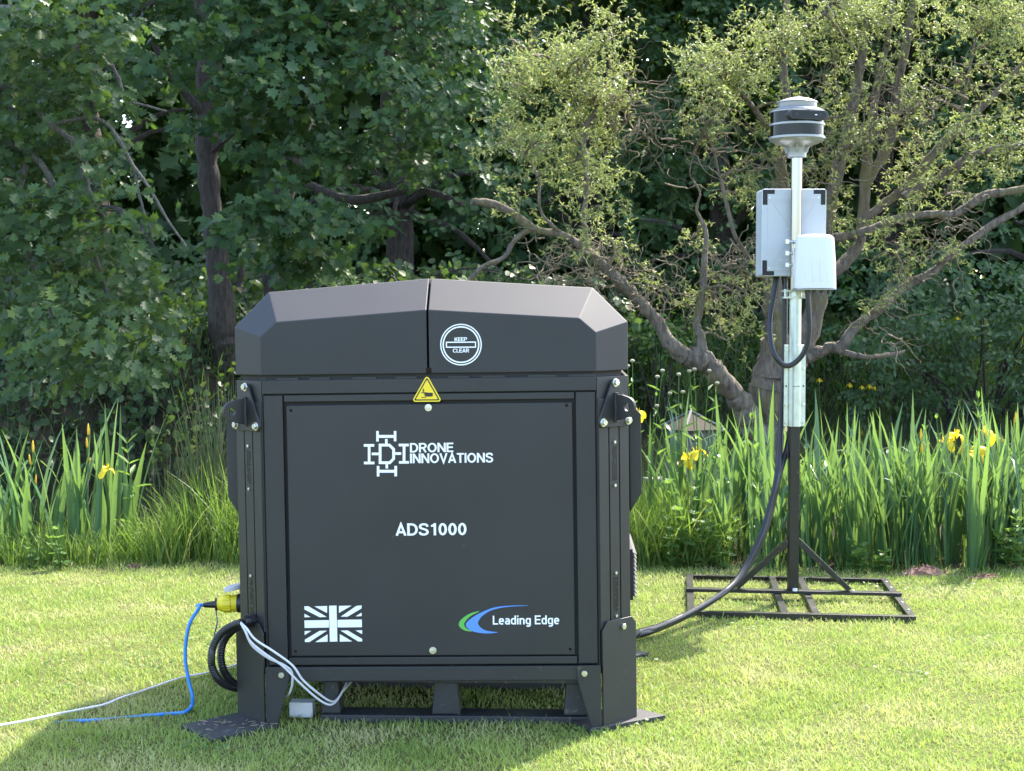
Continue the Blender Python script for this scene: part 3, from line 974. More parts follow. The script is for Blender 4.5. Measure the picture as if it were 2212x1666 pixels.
sw = ST_M @ Vector((-HW - .055, SOCK.y, SOCK.z))
ax = (ST_M.to_3x3() @ Vector((-1, -.12, -.03))).normalized()
pcab = thing('power_cable', 'blue mains cable with yellow plug in the station side, trailing into the grass', 'power cable', (sw.x - .15, sw.y - .1, 0))
po = pcab.location.copy()
def along(t, r):
    return sw + ax * t
pm = MB()
prof = [(.024, .0), (.028, .002), (.028, .016), (.026, .018), (.026, .020), (.028, .022), (.0275, .040), (.025, .050), (.020, .062), (.0185, .066)]
q = ax.to_track_quat('Z', 'Y')
pm.lathe(prof, sw, 24, axis=lambda x, y, z: q @ Vector((x, y, z)))
for k in range(10):
    a = 2 * math.pi * k / 10
    p0, p1 = q @ Vector((.0278 * math.cos(a), .0278 * math.sin(a), .024)), q @ Vector((.0262 * math.cos(a), .0262 * math.sin(a), .046))
    pm.tube([sw + p0, sw + p1], .0026, 6)
plug = pm.build('plug', M_plug, pcab, smooth=True, origin=po)
MB().tube([sw + ax * t for t in (.0665, .072, .0725, .098, .11)], [.021, .021, .0125, .0095, .0075], 16).build('strain_relief', M_conduit, pcab, smooth=True, origin=po)
cp = [sw + ax * .105, sw + ax * .13, at(430, 1313, 4.72), at(408, 1352, 4.69), at(400, 1415, 4.68), at(407, 1468, 4.67), at(416, 1505, 4.66), gp(413, 1527, .012), gp(398, 1539, .008),
      gp(372, 1542, .002), gp(330, 1545, .006), gp(300, 1548, .000), gp(262, 1552, -.004), gp(225, 1555, -.002), gp(190, 1557, .005), gp(150, 1559, -.003), gp(90, 1568, -.006), gp(20, 1580, -.006), gp(-200, 1600, -.006)]
P = spline(cp, 10)
MB().tube(P, .0058, 10).build('cord', M_bcable, pcab, smooth=True, origin=po)
MB().tube(spline([sw + ax * .068 + Vector((0, -.012, -.018)), at(469, 1345, 4.70), at(463, 1372, 4.66), at(462, 1400, 4.62)], 6), .0022, 6).build('retaining_cord', M_conduit, pcab, smooth=True, origin=po)
tg = at(459, 1420, 4.50)
MB().tube([tg + Vector((0, 0, z_)) for z_ in (.028, .024, .012, -.012, -.024, -.028)], [.002, .006, .0085, .0085, .006, .002], 12).build('cord_tag', M_conduit, pcab, smooth=True, origin=po)

CB = [([(522, 1346, 4.475), (503, 1351, 4.49), (476, 1370, 4.51), (459, 1402, 4.52), (458, 1440, 4.53), (474, 1470, 4.55), (500, 1484, 4.60), (530, 1488, 4.66)], 'outer and wider loop of black corrugated conduit hanging beside the leg'),
      ([(524, 1352, 4.49), (505, 1360, 4.53), (484, 1384, 4.56), (477, 1418, 4.57), (484, 1450, 4.58), (502, 1474, 4.62), (530, 1490, 4.69)], 'inner and tighter loop of black corrugated conduit hanging beside the leg')]
for pts, lab in CB:
    pw = [at(*p) for p in pts]
    pp, rr = corrugate(pw, .0118)
    o = MB().tube(pp, rr, 12).build('conduit_loop', M_conduit, smooth=True, origin=pw[-1])
    tagged(o, lab, 'conduit', 'black conduit loops at the station')
WC = [([(531, 1364, 4.40), (541, 1386, 4.395), (572, 1412, 4.39), (612, 1440, 4.39), (648, 1476, 4.40), (684, 1508, 4.43), (708, 1522, 4.46), (722, 1519, 4.49), (734, 1503, 4.52), (745, 1483, 4.56), (752, 1462, 4.62)], 'lower white cable sagging from the gland to the pallet'),
      ([(533, 1358, 4.395), (552, 1382, 4.385), (592, 1408, 4.38), (632, 1438, 4.385), (655, 1470, 4.40), (690, 1500, 4.43), (714, 1515, 4.47), (728, 1511, 4.51), (742, 1492, 4.56), (760, 1472, 4.62), (770, 1462, 4.66)], 'upper white cable sagging from the gland to the pallet'),
      ([(529, 1362, 4.405), (545, 1395, 4.40), (580, 1422, 4.40), (612, 1436, 4.405), (630, 1452, 4.41), (631, 1480, 4.43), (624, 1500, 4.47), (612, 1508, 4.53)], 'short white cable turning behind the front leg')]
for pts, lab in WC:
    pw = [GW - GD * .01, GW + GD * .008] + [at(*p) for p in pts]
    o = MB().tube(spline(pw, 8), .0034, 8).build('white_cable', M_wcable, smooth=True, origin=pw[-1])
    tagged(o, lab, 'cable', 'white cables from the gland')
gr = [(-160, 1590), (-60, 1577), (0, 1567), (70, 1554), (130, 1541), (182, 1531), (225, 1522), (262, 1507), (300, 1495), (335, 1483), (372, 1470), (405, 1461), (440, 1455), (475, 1446), (512, 1436), (560, 1425), (640, 1412)]
rg = random.Random(3)
pw = [gp(x, y, .020 + rg.uniform(-.003, .004)) for x, y in gr]
tagged(MB().tube(spline(pw, 6), .0036, 8).build('ground_cable', M_wcable, smooth=True, origin=(pw[3].x, pw[3].y, 0)), 'thin white cable lying across the lawn to the station', 'cable')

# ================================================================== mast stand
MX, MY = 1.2415, 6.50
ROTM = R(-6.5)
mast = thing('mast_stand', 'black steel mast stand with galvanised sleeve and aluminium pole on lawn', 'mast', (MX, MY, 0), (0, 0, 0))
def fz(x, y, z):
    c, s = math.cos(ROTM), math.sin(ROTM)
    return (x * c - y * s, x * s + y * c, z)
W2, D2, BH, BT = .465, .445, .025, .004
def bar(name, x0, x1, y0, y1, z0, z1):
    return MB().box(x0, x1, y0, y1, z0, z1, mp=fz).build(name, M_frame, mast, bevel=.0015)
def angle_bar(name, horiz, c0, c1, pos, inward, z0=.004):
    """L section: upright web at pos, flange on the top pointing inward"""
    m = MB()
    i = inward
    if horiz:
        L = [(pos, z0), (pos + i * BT, z0), (pos + i * BT, z0 + BH - BT), (pos + i * .030, z0 + BH - BT), (pos + i * .030, z0 + BH), (pos, z0 + BH)]
        m.prism(L, lambda a, b, d: fz(d, a, b), c0, c1)
    else:
        L = [(pos, z0), (pos + i * BT, z0), (pos + i * BT, z0 + BH - BT), (pos + i * .030, z0 + BH - BT), (pos + i * .030, z0 + BH), (pos, z0 + BH)]
        m.prism(L, lambda a, b, d: fz(a, d, b), c0, c1)
    return m.build(name, M_frame, mast, bevel=.001)
angle_bar('front_bar', True, -W2, W2, -D2, 1, .002)
angle_bar('back_bar', True, -W2, W2, D2, -1, .002)
angle_bar('side_bar', False, -D2 + .0045, D2 - .0045, -W2, 1, .0035)
rb = angle_bar('side_bar', False, -D2 + .0045, D2 - .0045, W2, -1, .0035)
for y in (-.33, -.16, .18, .33):
    p = fz(W2 - .015, y, .0285)
    bolt(rb, lambda a, b, d, p=p: (p[0] + a, p[1] + b, p[2] + d), r=.006, h=.005, washer=0)
angle_bar('cross_bar', False, -D2 + .0045, D2 - .0045, -.050, -1, .0025)
angle_bar('cross_bar', False, -D2 + .0045, D2 - .0045, .050, 1, .0025)
mid = bar('middle_bar', -W2 - .004, W2 + .004, -.022, .022, .0295, .044)
post = MB().box(-.0225, .0225, -.0225, .0225, .0445, .84).build('post', M_frame, mast, bevel=.003)
for sx in (-1, 1):
    m = MB()
    a, b = Vector((sx * .018, 0, .265)), Vector((sx * .245, 0, .046))
    d = (b - a).normalized()
    n_ = Vector((d.z, 0, -d.x)) * .014
    c, s = math.cos(ROTM), math.sin(ROTM)
    vs_ = []
    for p in (a + n_, a - n_, b - n_, b + n_):
        for y in (-.013, .013):
            vs_.append((p.x * c - y * s, p.x * s + y * c, max(p.z, .0445)))
    m.add(vs_, [(0, 2, 4, 6), (7, 5, 3, 1), (0, 1, 3, 2), (2, 3, 5, 4), (4, 5, 7, 6), (6, 7, 1, 0)])
    o = m.build('brace', M_frame, mast, bevel=.0015)
    p = fz(sx * .262, 0, .0445)
    bolt(o, lambda a_, b_, d_, p=p: (p[0] + a_, p[1] + b_, p[2] + d_), r=.007, h=.005, washer=0)
bolt(post, lambda a_, b_, d_: (.004 + a_, -.030 + b_ * .8, .0445 + d_), r=.011, h=.012, washer=0, mat=M_white)
# sleeve: two flanged half shells
def zz(py, Y=MY):
    return at(1720, py, Y).z
zs0, zs1 = zz(921), zz(745)
for fr_s in (-1, 1):
    pts = [(-.047, .0), (-.029, .0)] + [(-.029 * math.cos(t_), .029 * math.sin(t_)) for t_ in np.linspace(.12, math.pi - .12, 11)] + [(.029, .0), (.047, .0)]
    outer = [(a, (b + .0035)) for a, b in pts]
    inner = [(a * (.90 if abs(a) < .03 else 1), b if b < .001 else b - .001) for a, b in pts][::-1]
    poly = [(a, fr_s * (b + .0015)) for a, b in outer + inner]
    sl_ = MB().prism(poly, lambda a, b, d: (a, b, d), zs0, zs1).build('clamp_sleeve', M_galv, mast, bevel=.0008)
    if fr_s == -1:
        for k, pyb in enumerate((757, 796, 834, 874, 913)):
            for sx in (-1, 1):
                if k == 2:
                    continue
                z_ = zz(pyb)
                bolt(sl_, lambda a, b, d, z_=z_, sx=sx: (sx * .039 + a, -.0052 - d, z_ + b), r=.0055, h=.008, washer=0)
        for z_ in (zz(834),):
            for sx in (-1, 1):
                MB().prism([(sx * .038 + .004 * math.cos(k * .6), z_ + .004 * math.sin(k * .6)) for k in range(10)], lambda a, b, d: (a, d, b), -.0058, -.0049).build('bolt_hole', M_gloss, sl_)
        MB().box(-.014, .018, -.0345, -.0315, zz(834) - .001, zz(834) + .001).build('seam_mark', M_dark, sl_)
MB().lathe([(.0262, zs0 + .05), (.0262, zz(641))], (0, 0, 0), 24).build('lower_tube', M_galv, mast, smooth=True)
MB().lathe([(.0235, zz(660)), (.0235, zz(334))], (0, 0, 0), 28).build('pole', M_alu, mast, smooth=True)
m = MB()
m.box(-.058, .042, -.0275, .030, zz(645), zz(641))
m.box(-.058, .042, -.0275, .030, zz(631), zz(627))
m.cyl((-.048, -.022, zz(641) - .001), (-.048, -.022, zz(627) + .004), .006, 10)
m.cyl((.034, -.022, zz(641) - .001), (.034, -.022, zz(627) + .004), .006, 10)
m.lathe([(.030, zz(640.9)), (.030, zz(631.1))], (0, 0, 0), 24)
m.build('clamp_collar', M_galv, mast)
# sensor head
SZ = zz(340)
k_ = .000562
def cz(cy): return zz(189.8 + .2767 * cy)
sh = thing('sensor_head', 'round silver and black sensor head with camera bar on top of the pole', 'sensor', (MX, MY, cz(545)))
so = Vector((MX, MY, cz(545)))
def L(prof):
    return [(hw * k_, cz(cy) - so.z) for cy, hw in prof]
MB().lathe(L([(121, 150), (119, 160), (113, 156), (98, 122), (84, 80), (76, 40), (73, 6)]), (0, 0, 0), 48).build('top_dome', M_silver, sh, smooth=True)
MB().lathe(L([(186, 200), (180, 205), (163, 158), (155, 148), (140, 150), (122, 152)]), (0, 0, 0), 48).build('upper_cone', M_silver, sh, smooth=True)
MB().lathe(L([(199, 212), (186.5, 212)]), (0, 0, 0), 48).build('flange_ring', M_silver, sh, smooth=True, bevel=.001)
MB().lathe(L([(284, 206), (199.5, 206)]), (0, 0, 0), 48).build('camera_band', M_gloss, sh, smooth=True)
MB().lathe(L([(302, 213), (284.5, 213)]), (0, 0, 0), 48).build('flange_ring', M_silver, sh, smooth=True, bevel=.001)
MB().lathe(L([(386, 206), (302.5, 206)]), (0, 0, 0), 48).build('glass_band', M_gloss, sh, smooth=True)
MB().lathe(L([(405, 217), (386.5, 217)]), (0, 0, 0), 48).build('flange_ring', M_silver, sh, smooth=True, bevel=.001)
MB().lathe(L([(545, 74), (535, 74), (500, 76), (470, 84), (450, 120), (436, 165), (420, 200), (405.5, 212)]), (0, 0, 0), 48).build('base_funnel', M_silver, sh, smooth=True)
for a in np.linspace(0, 2 * math.pi, 7)[:-1]:
    ca, sa = math.cos(a + .35), math.sin(a + .35)
    rp = [(76 * k_, cz(505) - so.z), (82 * k_, cz(462) - so.z), (112 * k_, cz(440) - so.z), (128 * k_, cz(438) - so.z), (104 * k_, cz(470) - so.z), (92 * k_, cz(505) - so.z)]
    MB().prism(rp, lambda r_, z_, d_: (r_ * ca - d_ * sa, r_ * sa + d_ * ca, z_), -.004, .004).build('funnel_rib', M_silver, sh)
# camera bar
def stad(w_, h_, n=10):
    r_ = h_ / 2
    o_ = [(w_ / 2 - r_ + r_ * math.cos(t), r_ * math.sin(t)) for t in np.linspace(-math.pi / 2, math.pi / 2, n)]
    return o_ + [(-w_ / 2 + r_ + r_ * math.cos(t), r_ * math.sin(t)) for t in np.linspace(math.pi / 2, 1.5 * math.pi, n)]
cbx, cbz = .017, cz(238) - so.z
ry_ = R(14)
def cb(a, b, d):
    c, s = math.cos(ry_), math.sin(ry_)
    y = -.085 - d
    return (cbx + a * c - y * s - .02, a * s + y * c, cbz + b)
cbar = MB().prism(stad(.182, .042), cb, 0, .040).build('camera_bar', M_plast, sh, bevel=.003)
MB().prism(stad(.158, .030), cb, .0395, .0410).build('camera_glass', M_gloss, cbar)
for a_ in (-.055, .052):
    MB().prism([(a_ + .006 * math.cos(t), .006 * math.sin(t)) for t in np.linspace(0, 2 * math.pi, 17)[:-1]], cb, .0411, .0416).build('lens', M_conduit, cbar)
MB().box(.028, .038, -.002, .002, 0, .001, mp=lambda a, b, d: cb(a, b + .0, .0412 + d)).build('indicator', M_white, cbar)

# enclosure behind the pole
ex0, ez1 = at(1646, 408, 6.535).x, at(1700, 408, 6.535).z
ex1, ez0 = at(1783.5, 597, 6.535).x, at(1700, 597, 6.535).z
en = thing('equipment_enclosure', 'light grey plastic equipment enclosure with black corners clamped behind the pole', 'enclosure', ((ex0 + ex1) / 2, 6.535, ez0))
w2, h2 = (ex1 - ex0) / 2, ez1 - ez0
def rrect(x0, x1, z0, z1, r, n=5):
    o_ = []
    for cx_, cz_, a0 in ((x1 - r, z1 - r, 0), (x0 + r, z1 - r, 90), (x0 + r, z0 + r, 180), (x1 - r, z0 + r, 270)):
        o_ += [(cx_ + r * math.cos(R(a0 + 90 * k / n)), cz_ + r * math.sin(R(a0 + 90 * k / n))) for k in range(n + 1)]
    return o_
ebody = MB().prism(rrect(-w2, w2, 0, h2, .012), lambda a, b, d: (a, d, b), 0, .085).build('case', M_grey, en, bevel=.004)
MB().prism(rrect(-w2 - .001, w2 + .001, -.001, h2 + .001, .012), lambda a, b, d: (a, d, b), .0855, .15).build('case_lid', M_grey, en, bevel=.004)
for sx in (-1, 1):
    for tz in (0, 1):
        def cm(a, b):
            return (sx * (w2 - .004 - a), (h2 - .004 - b) if tz else (.004 + b))
        pl_ = [(0, 0), (.052, 0), (.052, .0185), (.0205, .0185), (.0205, .066), (0, .066)]
        MB().prism([cm(*p) for p in pl_], lambda a, b, d: (a, d, b), -.0012, .004).build('corner_recess', M_dark, en, bevel=.0005)
inner = MB().prism(rrect(-w2 + .026, w2 - .026, .024, h2 - .024, .006), lambda a, b, d: (a, d, b), -.002, .003).build('mounting_plate', M_grey, en, bevel=.001)
for z_ in (.048, .058, h2 - .058, h2 - .048, h2 * .5):
    MB().box(-w2 + .024, w2 - .024, -.0032, -.0021, z_ - .0008, z_ + .0008).build('ridge', M_grey, inner)
for x0_, z0_, x1_, z1_ in ((-w2 + .05, h2 - .065, -.02, h2 * .55), (w2 - .05, h2 - .065, .02, h2 * .55), (-w2 + .05, .065, -.02, h2 * .42)):
    MB().tube([(x0_, -.0022, z0_), (x1_, -.0022, z1_)], .0012, 6).build('ridge', M_grey, inner)
for x_, z_ in ((-.022, h2 * .545), (-.058, .072), (-.030, .072), (-w2 + .034, h2 - .04), (w2 - .034, h2 - .04), (-w2 + .034, .036)):
    bolt(inner, lambda a, b, d, x_=x_, z_=z_: (x_ + a, -.0021 - d, z_ + b), r=.004, h=.002, washer=0)
for i, pyc in enumerate((523, 548, 573)):
    z_ = zz(pyc) - ez0
    m = MB()
    cxp = MX - en.location.x
    n_ = 20
    m.lathe([(.0268, z_ - .0055), (.0268, z_ + .0055)], (cxp, MY - 6.535, 0), 24)
    m.cyl((cxp - .036, MY - 6.535 - .030, z_), (cxp + .012, MY - 6.535 - .030, z_), .0062, 10)
    m.box(cxp - .052, cxp - .0365, MY - 6.535 - .040, MY - 6.535 - .020, z_ - .009, z_ + .009)
    m.build('pole_clamp', M_zinc, en)
for px_ in (1677, 1696):
    gx_ = at(px_, 600, 6.58).x - en.location.x
    MB().tube([(gx_, .055, .0005), (gx_, .055, -.012), (gx_, .055, -.0125), (gx_, .055, -.034)], [.015, .015, .0125, .012], 12).build('gland', M_conduit, en, smooth=True)

# radome
rx, rz0, rz1 = at(1760, 560, 6.40).x, at(1760, 623, 6.40).z, at(1760, 506, 6.40).z
ra = thing('antenna_radome', 'white tapered antenna cover clamped to the front of the pole', 'antenna', (rx, 6.40, rz0))
Hh = rz1 - rz0
def rsec(w_, d_, z_, n=40):
    o_ = []
    for k in range(n):
        a = 2 * math.pi * k / n
        c, s = math.cos(a), math.sin(a)
        e = 2 / 3.2
        fl = .0035 * (0.5 + 0.5 * math.cos(4 * a)) if 0 else 0
        o_.append((w_ * math.copysign(abs(c) ** e, c), d_ * math.copysign(abs(s) ** e, s) - fl, z_))
    return o_
secs = [rsec(.0905, .058, 0), rsec(.0905, .058, .012), rsec(.087, .056, Hh * .5), rsec(.081, .052, Hh * .86), rsec(.079, .050, Hh * .93), rsec(.070, .043, Hh * .97), rsec(.045, .026, Hh * .995), rsec(.01, .006, Hh)]
m = MB()
n_ = 40
vs_ = [p for s_ in secs for p in s_]
fs_ = [(i * n_ + k, i * n_ + (k + 1) % n_, (i + 1) * n_ + (k + 1) % n_, (i + 1) * n_ + k) for i in range(len(secs) - 1) for k in range(n_)]
fs_ += [tuple(range(n_ - 1, -1, -1)), tuple(range((len(secs) - 1) * n_, len(secs) * n_))]
m.add(vs_, fs_)
cov = m.build('cover', M_radome, ra, smooth=True)
for x_ in (-.045, -.016, .016, .045):
    yb_ = -.0575 if abs(x_) < .03 else -.0535
    MB().tube([(x_ * .92, yb_ + .0135, Hh * .80), (x_, yb_ + .0045, Hh * .5), (x_ * 1.06, yb_ + .001, Hh * .12)], [.001, .0055, .0045], 8).build('rib', M_radome, cov, smooth=True)
MB().box(-.085, .085, -.05, .05, -.008, -.0005).build('base_plate', M_silver, ra, bevel=.002)
for x_ in (-.005, .028, .058):
    MB().cyl((x_, -.02, -.0085), (x_, -.02, -.022), .008, 10).build('connector', M_conduit, ra, smooth=True)
bx_ = MX - rx
MB().box(bx_ - .02, bx_ + .04, .0585, .0715, Hh * .25, Hh * .75).build('mount_bracket', M_zinc, ra, bevel=.002)

# hoses on the mast
def c6(x, y, Y): return at(1572.7 + .2605 * x, 596.5 + .2605 * y, Y)
lp = [c6(400, 12, 6.58), c6(388, 120, 6.56), c6(352, 320, 6.52), c6(348, 500, 6.47), c6(385, 650, 6.43), c6(470, 742, 6.415), c6(560, 715, 6.41), c6(640, 610, 6.40), c6(672, 450, 6.39), c6(668, 260, 6.385), c6(655, 95, 6.385)]
pp, rr = corrugate(lp, .0115, .004, .05)
tagged(MB().tube(pp, rr, 12).build('hose_loop', M_conduit, smooth=True, origin=lp[5]), 'black hose looping from the grey enclosure under the white antenna cover', 'hose')
runs = [('black hose hanging from the enclosure and leading the bundle over the lawn', [c6(474, 12, 6.59), c6(472, 200, 6.58), c6(470, 500, 6.575), c6(462, 800, 6.57), c6(446, 1050, 6.56), c6(436, 1300, 6.54)], 0, 0, 0),
        ('black hose emerging behind the post and running inside of the bundle', [c6(560, 560, 6.565), c6(540, 900, 6.57), c6(520, 1200, 6.56), c6(496, 1400, 6.55)], 7, -3, .03),
        ('black hose lowest in the bundle between mast and station', [c6(470, 560, 6.60), c6(458, 900, 6.60), c6(440, 1150, 6.60), c6(430, 1320, 6.57)], -6, 6, -.015)]
tail = [(1680, 1030, 6.46), (1664, 1100, 6.42), (1645, 1160, 6.37), (1614, 1222, 6.31), (1580, 1266, 6.22), (1532, 1300, 6.10), (1472, 1333, 5.90), (1412, 1358, 5.71), (1366, 1372, 5.58)]
for lab, head, dx, dy, dY in runs:
    pts = list(head)
    for i, (x, y, Y_) in enumerate(tail):
        k = min(1, .4 + i * .12)
        p = at(x + dx * k, y + dy * k, Y_ + dY * k)
        p.z = max(p.z, .017)
        pts.append(p)
    e = ST_M @ Vector((HW + .004, .62, .10))
    pts.append(e + Vector((.004, dY, 0)))
    P = spline(pts, 10)
    tagged(MB().tube(P, .0125, 12).build('mast_hose', M_conduit, smooth=True, origin=(P[-30].x, P[-30].y, 0)), lab, 'hose', 'black hoses between mast and station')

# ================================================================== lawn grass
rng = np.random.default_rng(11)
def blades(name, x, y, z, h, wd, lean, mat, parent=None, curve=.5, short=False):
    """each blade: two quads and a tip along a bent line"""
    n = len(x)
    a = rng.uniform(0, 2 * np.pi, n)
    fx, fy = np.cos(a), np.sin(a)
    la = rng.uniform(0, 2 * np.pi, n)
    lx, ly = np.cos(la) * lean, np.sin(la) * lean
    rows = ((0, 1.0), (.5, .85)) if short else ((0, 1.0), (.4, .95), (.75, .62))
    nv = 2 * len(rows) + 1
    V = np.zeros((n, nv, 3), dtype=np.float32)
    for k, (t, ww) in enumerate(rows):
        bend = t ** (1 + curve)
        cx_, cy_ = x + lx * h * bend, y + ly * h * bend
        cz_ = z + h * (t - .35 * lean * t * t)
        V[:, 2 * k, 0], V[:, 2 * k, 1], V[:, 2 * k, 2] = cx_ - fx * wd * ww / 2, cy_ - fy * wd * ww / 2, cz_
        V[:, 2 * k + 1, 0], V[:, 2 * k + 1, 1], V[:, 2 * k + 1, 2] = cx_ + fx * wd * ww / 2, cy_ + fy * wd * ww / 2, cz_
    V[:, -1, 0], V[:, -1, 1], V[:, -1, 2] = x + lx * h, y + ly * h, z + h * (1 - .35 * lean)
    base = np.array([0, 1, 3, 2, 2, 3, 4] if short else [0, 1, 3, 2, 2, 3, 5, 4, 4, 5, 6])
    loops = (base[None, :] + (np.arange(n) * nv)[:, None]).ravel()
    return big_mesh(name, V.reshape(-1, 3), loops, np.tile([4, 3] if short else [4, 4, 3], n), mat, parent)

def inside(poly, x, y):
    r_ = np.zeros(len(x), bool)
    n = len(poly)
    for i in range(n):
        x0, y0 = poly[i]; x1, y1 = poly[(i + 1) % n]
        c_ = ((y0 > y) != (y1 > y)) & (x < (x1 - x0) * (y - y0) / (y1 - y0 + 1e-12) + x0)
        r_ ^= c_
    return r_
NB = 330000
u_ = rng.random(NB)
gy_ = 3.55 + (7.62 - 3.55) * u_ ** 1.15
gx_ = rng.uniform(-1, 1, NB) * (1.0 + .50 * gy_)
keep = gy_ < bed_edge(gx_) + rng.normal(0, .09, NB)
for pp_ in PADS:
    c_ = np.mean(pp_, axis=0)
    big = [(c_[0] + (a - c_[0]) * .96, c_[1] + (b - c_[1]) * .96) for a, b in pp_]
    keep &= ~inside(big, gx_, gy_)
lx_, ly_ = gx_ - pc.x, gy_ - pc.y
for y_ in (0, .42, .84):
    keep &= ~((np.abs(lx_) < .42) & (ly_ > y_ + .012) & (ly_ < y_ + .083))
gx_, gy_ = gx_[keep], gy_[keep]
n = len(gx_)
tuft = .5 + .5 * np.sin(gx_ * 9 + 3 * np.sin(gy_ * 5)) * np.sin(gy_ * 8 + 2 * np.sin(gx_ * 6))
h_ = rng.uniform(.013, .029, n) * (.65 + .75 * tuft) * (1 + .6 * (rng.random(n) < .04)) * (1 + .6 * sstep(-.2, .05, gy_ - bed_edge(gx_)))
tagged(blades('lawn_grass', gx_, gy_, np.full(n, -.002), h_, rng.uniform(.0024, .0044, n), rng.uniform(.15, 1.1, n), M_grass, short=True),
       'short mown lawn grass with yellowed patches', 'grass', kind='stuff')
# a few coarser weeds and clover leaves in the turf
k_ = 2200
wx_, wy_ = rng.normal(size=k_), rng.random(k_)
cxs, cys = rng.uniform(-3.2, 3.4, 46), rng.uniform(3.9, 7.2, 46)
ci = rng.integers(0, 46, k_)
wx_ = cxs[ci] + rng.normal(0, .09, k_); wy_ = cys[ci] + rng.normal(0, .07, k_)
ok = wy_ < bed_edge(wx_) - .05
for pp_ in PADS: ok &= ~inside(pp_, wx_, wy_)
wx_, wy_ = wx_[ok], wy_[ok]; k_ = len(wx_)
tagged(leaves_mesh('lawn_clover', ROUND, np.stack([wx_, wy_, rng.uniform(.008, .018, k_)], -1), rng.normal(size=(k_, 3)) * np.array([1, 1, .3]), rng.normal(size=(k_, 3)) * .35 + np.array([0, 0, 1.]), rng.uniform(.008, .015, k_), M_weed),
       'clover leaves in small patches of the lawn', 'clover', kind='stuff')

# ================================================================== waterside plants
def sword(h, wd, bend, side, n=6, fold=0.0):
    """iris leaf mesh: flat tapering blade bent towards +x"""
    v, f = [], []
    for k in range(n + 1):
        t = k / n
        ww = wd * (0.75 + .5 * t if t < .5 else 1.0 - ((t - .5) / .5) ** 1.6)
        ww = max(ww, .0006)
        b = bend * t ** 2
        zz_ = h * (t - .35 * abs(b) * t)
        if fold and t > fold:
            tt = (t - fold) / (1 - fold)
            zz_ = h * (fold - .35 * abs(bend) * fold ** 3) + h * (1 - fold) * (.5 * tt - 1.0 * tt * tt)
            b = bend * fold ** 2 + (1 - fold) * .9 * tt
        x_ = h * b
        v += [(x_, -ww / 2 + side * t * t, zz_), (x_ + ww * .10, side * t * t, zz_), (x_, ww / 2 + side * t * t, zz_)]
    for k in range(n):
        i = 3 * k
        f += [(i, i + 1, i + 4, i + 3), (i + 1, i + 2, i + 5, i + 4)]
    me = bpy.data.meshes.new('leaf')
    me.from_pydata(v, [], f)
    me.polygons.foreach_set('use_smooth', [True] * len(f))
    me.materials.append(M_iris)
    return me
ri = random.Random(21)
SW = [sword(ri.uniform(.60, .94), ri.uniform(.021, .039), ri.uniform(.05, .34), ri.uniform(-.03, .03)) for _ in range(14)]
SWF = [sword(ri.uniform(.75, .95), ri.uniform(.02, .027), ri.uniform(.1, .25), 0, n=9, fold=ri.uniform(.55, .75)) for _ in range(4)]
# flower: three drooping falls, three small standards
def petal_mesh():
    m = MB()
    for k in range(3):
        a = 2 * math.pi * k / 3 + .4
        c, s = math.cos(a), math.sin(a)
        rows = [(.004, .006, .0), (.018, .014, .016), (.034, .022, .014), (.046, .022, -.004), (.052, .014, -.024), (.053, .003, -.036)]
        v = []
        for r_, w_, z_ in rows:
            for q in (-1, 0, 1):
                x_, y_ = r_, q * w_
                v.append((x_ * c - y_ * s, x_ * s + y_ * c, z_ + (.004 if q == 0 else 0)))
        f = []
        for i in range(len(rows) - 1):
            for q in (0, 1):
                b = 3 * i + q
                f.append((b, b + 1, b + 4, b + 3))
        m.add(v, f)
        a += math.pi / 3
        c, s = math.cos(a), math.sin(a)
        rows = [(.004, .003, 0), (.010, .007, .02), (.014, .006, .036), (.016, .001, .044)]
        v = []
        for r_, w_, z_ in rows:
            for q in (-1, 1):
                v.append((r_ * c - q * w_ * s, r_ * s + q * w_ * c, z_))
        m.add(v, [(2 * i, 2 * i + 1, 2 * i + 3, 2 * i + 2) for i in range(3)])
    me = bpy.data.meshes.new('flower')
    me.from_pydata(m.v, [], m.f)
    me.polygons.foreach_set('use_smooth', [True] * len(m.f))
    me.materials.append(M_petal)
    return me
FLOWER = petal_mesh()
bm_ = MB().tube([(0, 0, z_) for z_ in (0, .012, .030, .046, .058)], [.003, .0065, .0065, .004, .0008], 7)
BUD = bpy.data.meshes.new('bud'); BUD.from_pydata(bm_.v, [], bm_.f); BUD.materials.append(M_bud)
BUD.polygons.foreach_set('use_smooth', [True] * len(bm_.f))
sm_ = MB().tube([(0, 0, z_) for z_ in (0, .02, .05, .08)], [.003, .006, .0055, .003], 7)
SHEATH = bpy.data.meshes.new('sheath'); SHEATH.from_pydata(sm_.v, [], sm_.f); SHEATH.materials.append(M_weed)

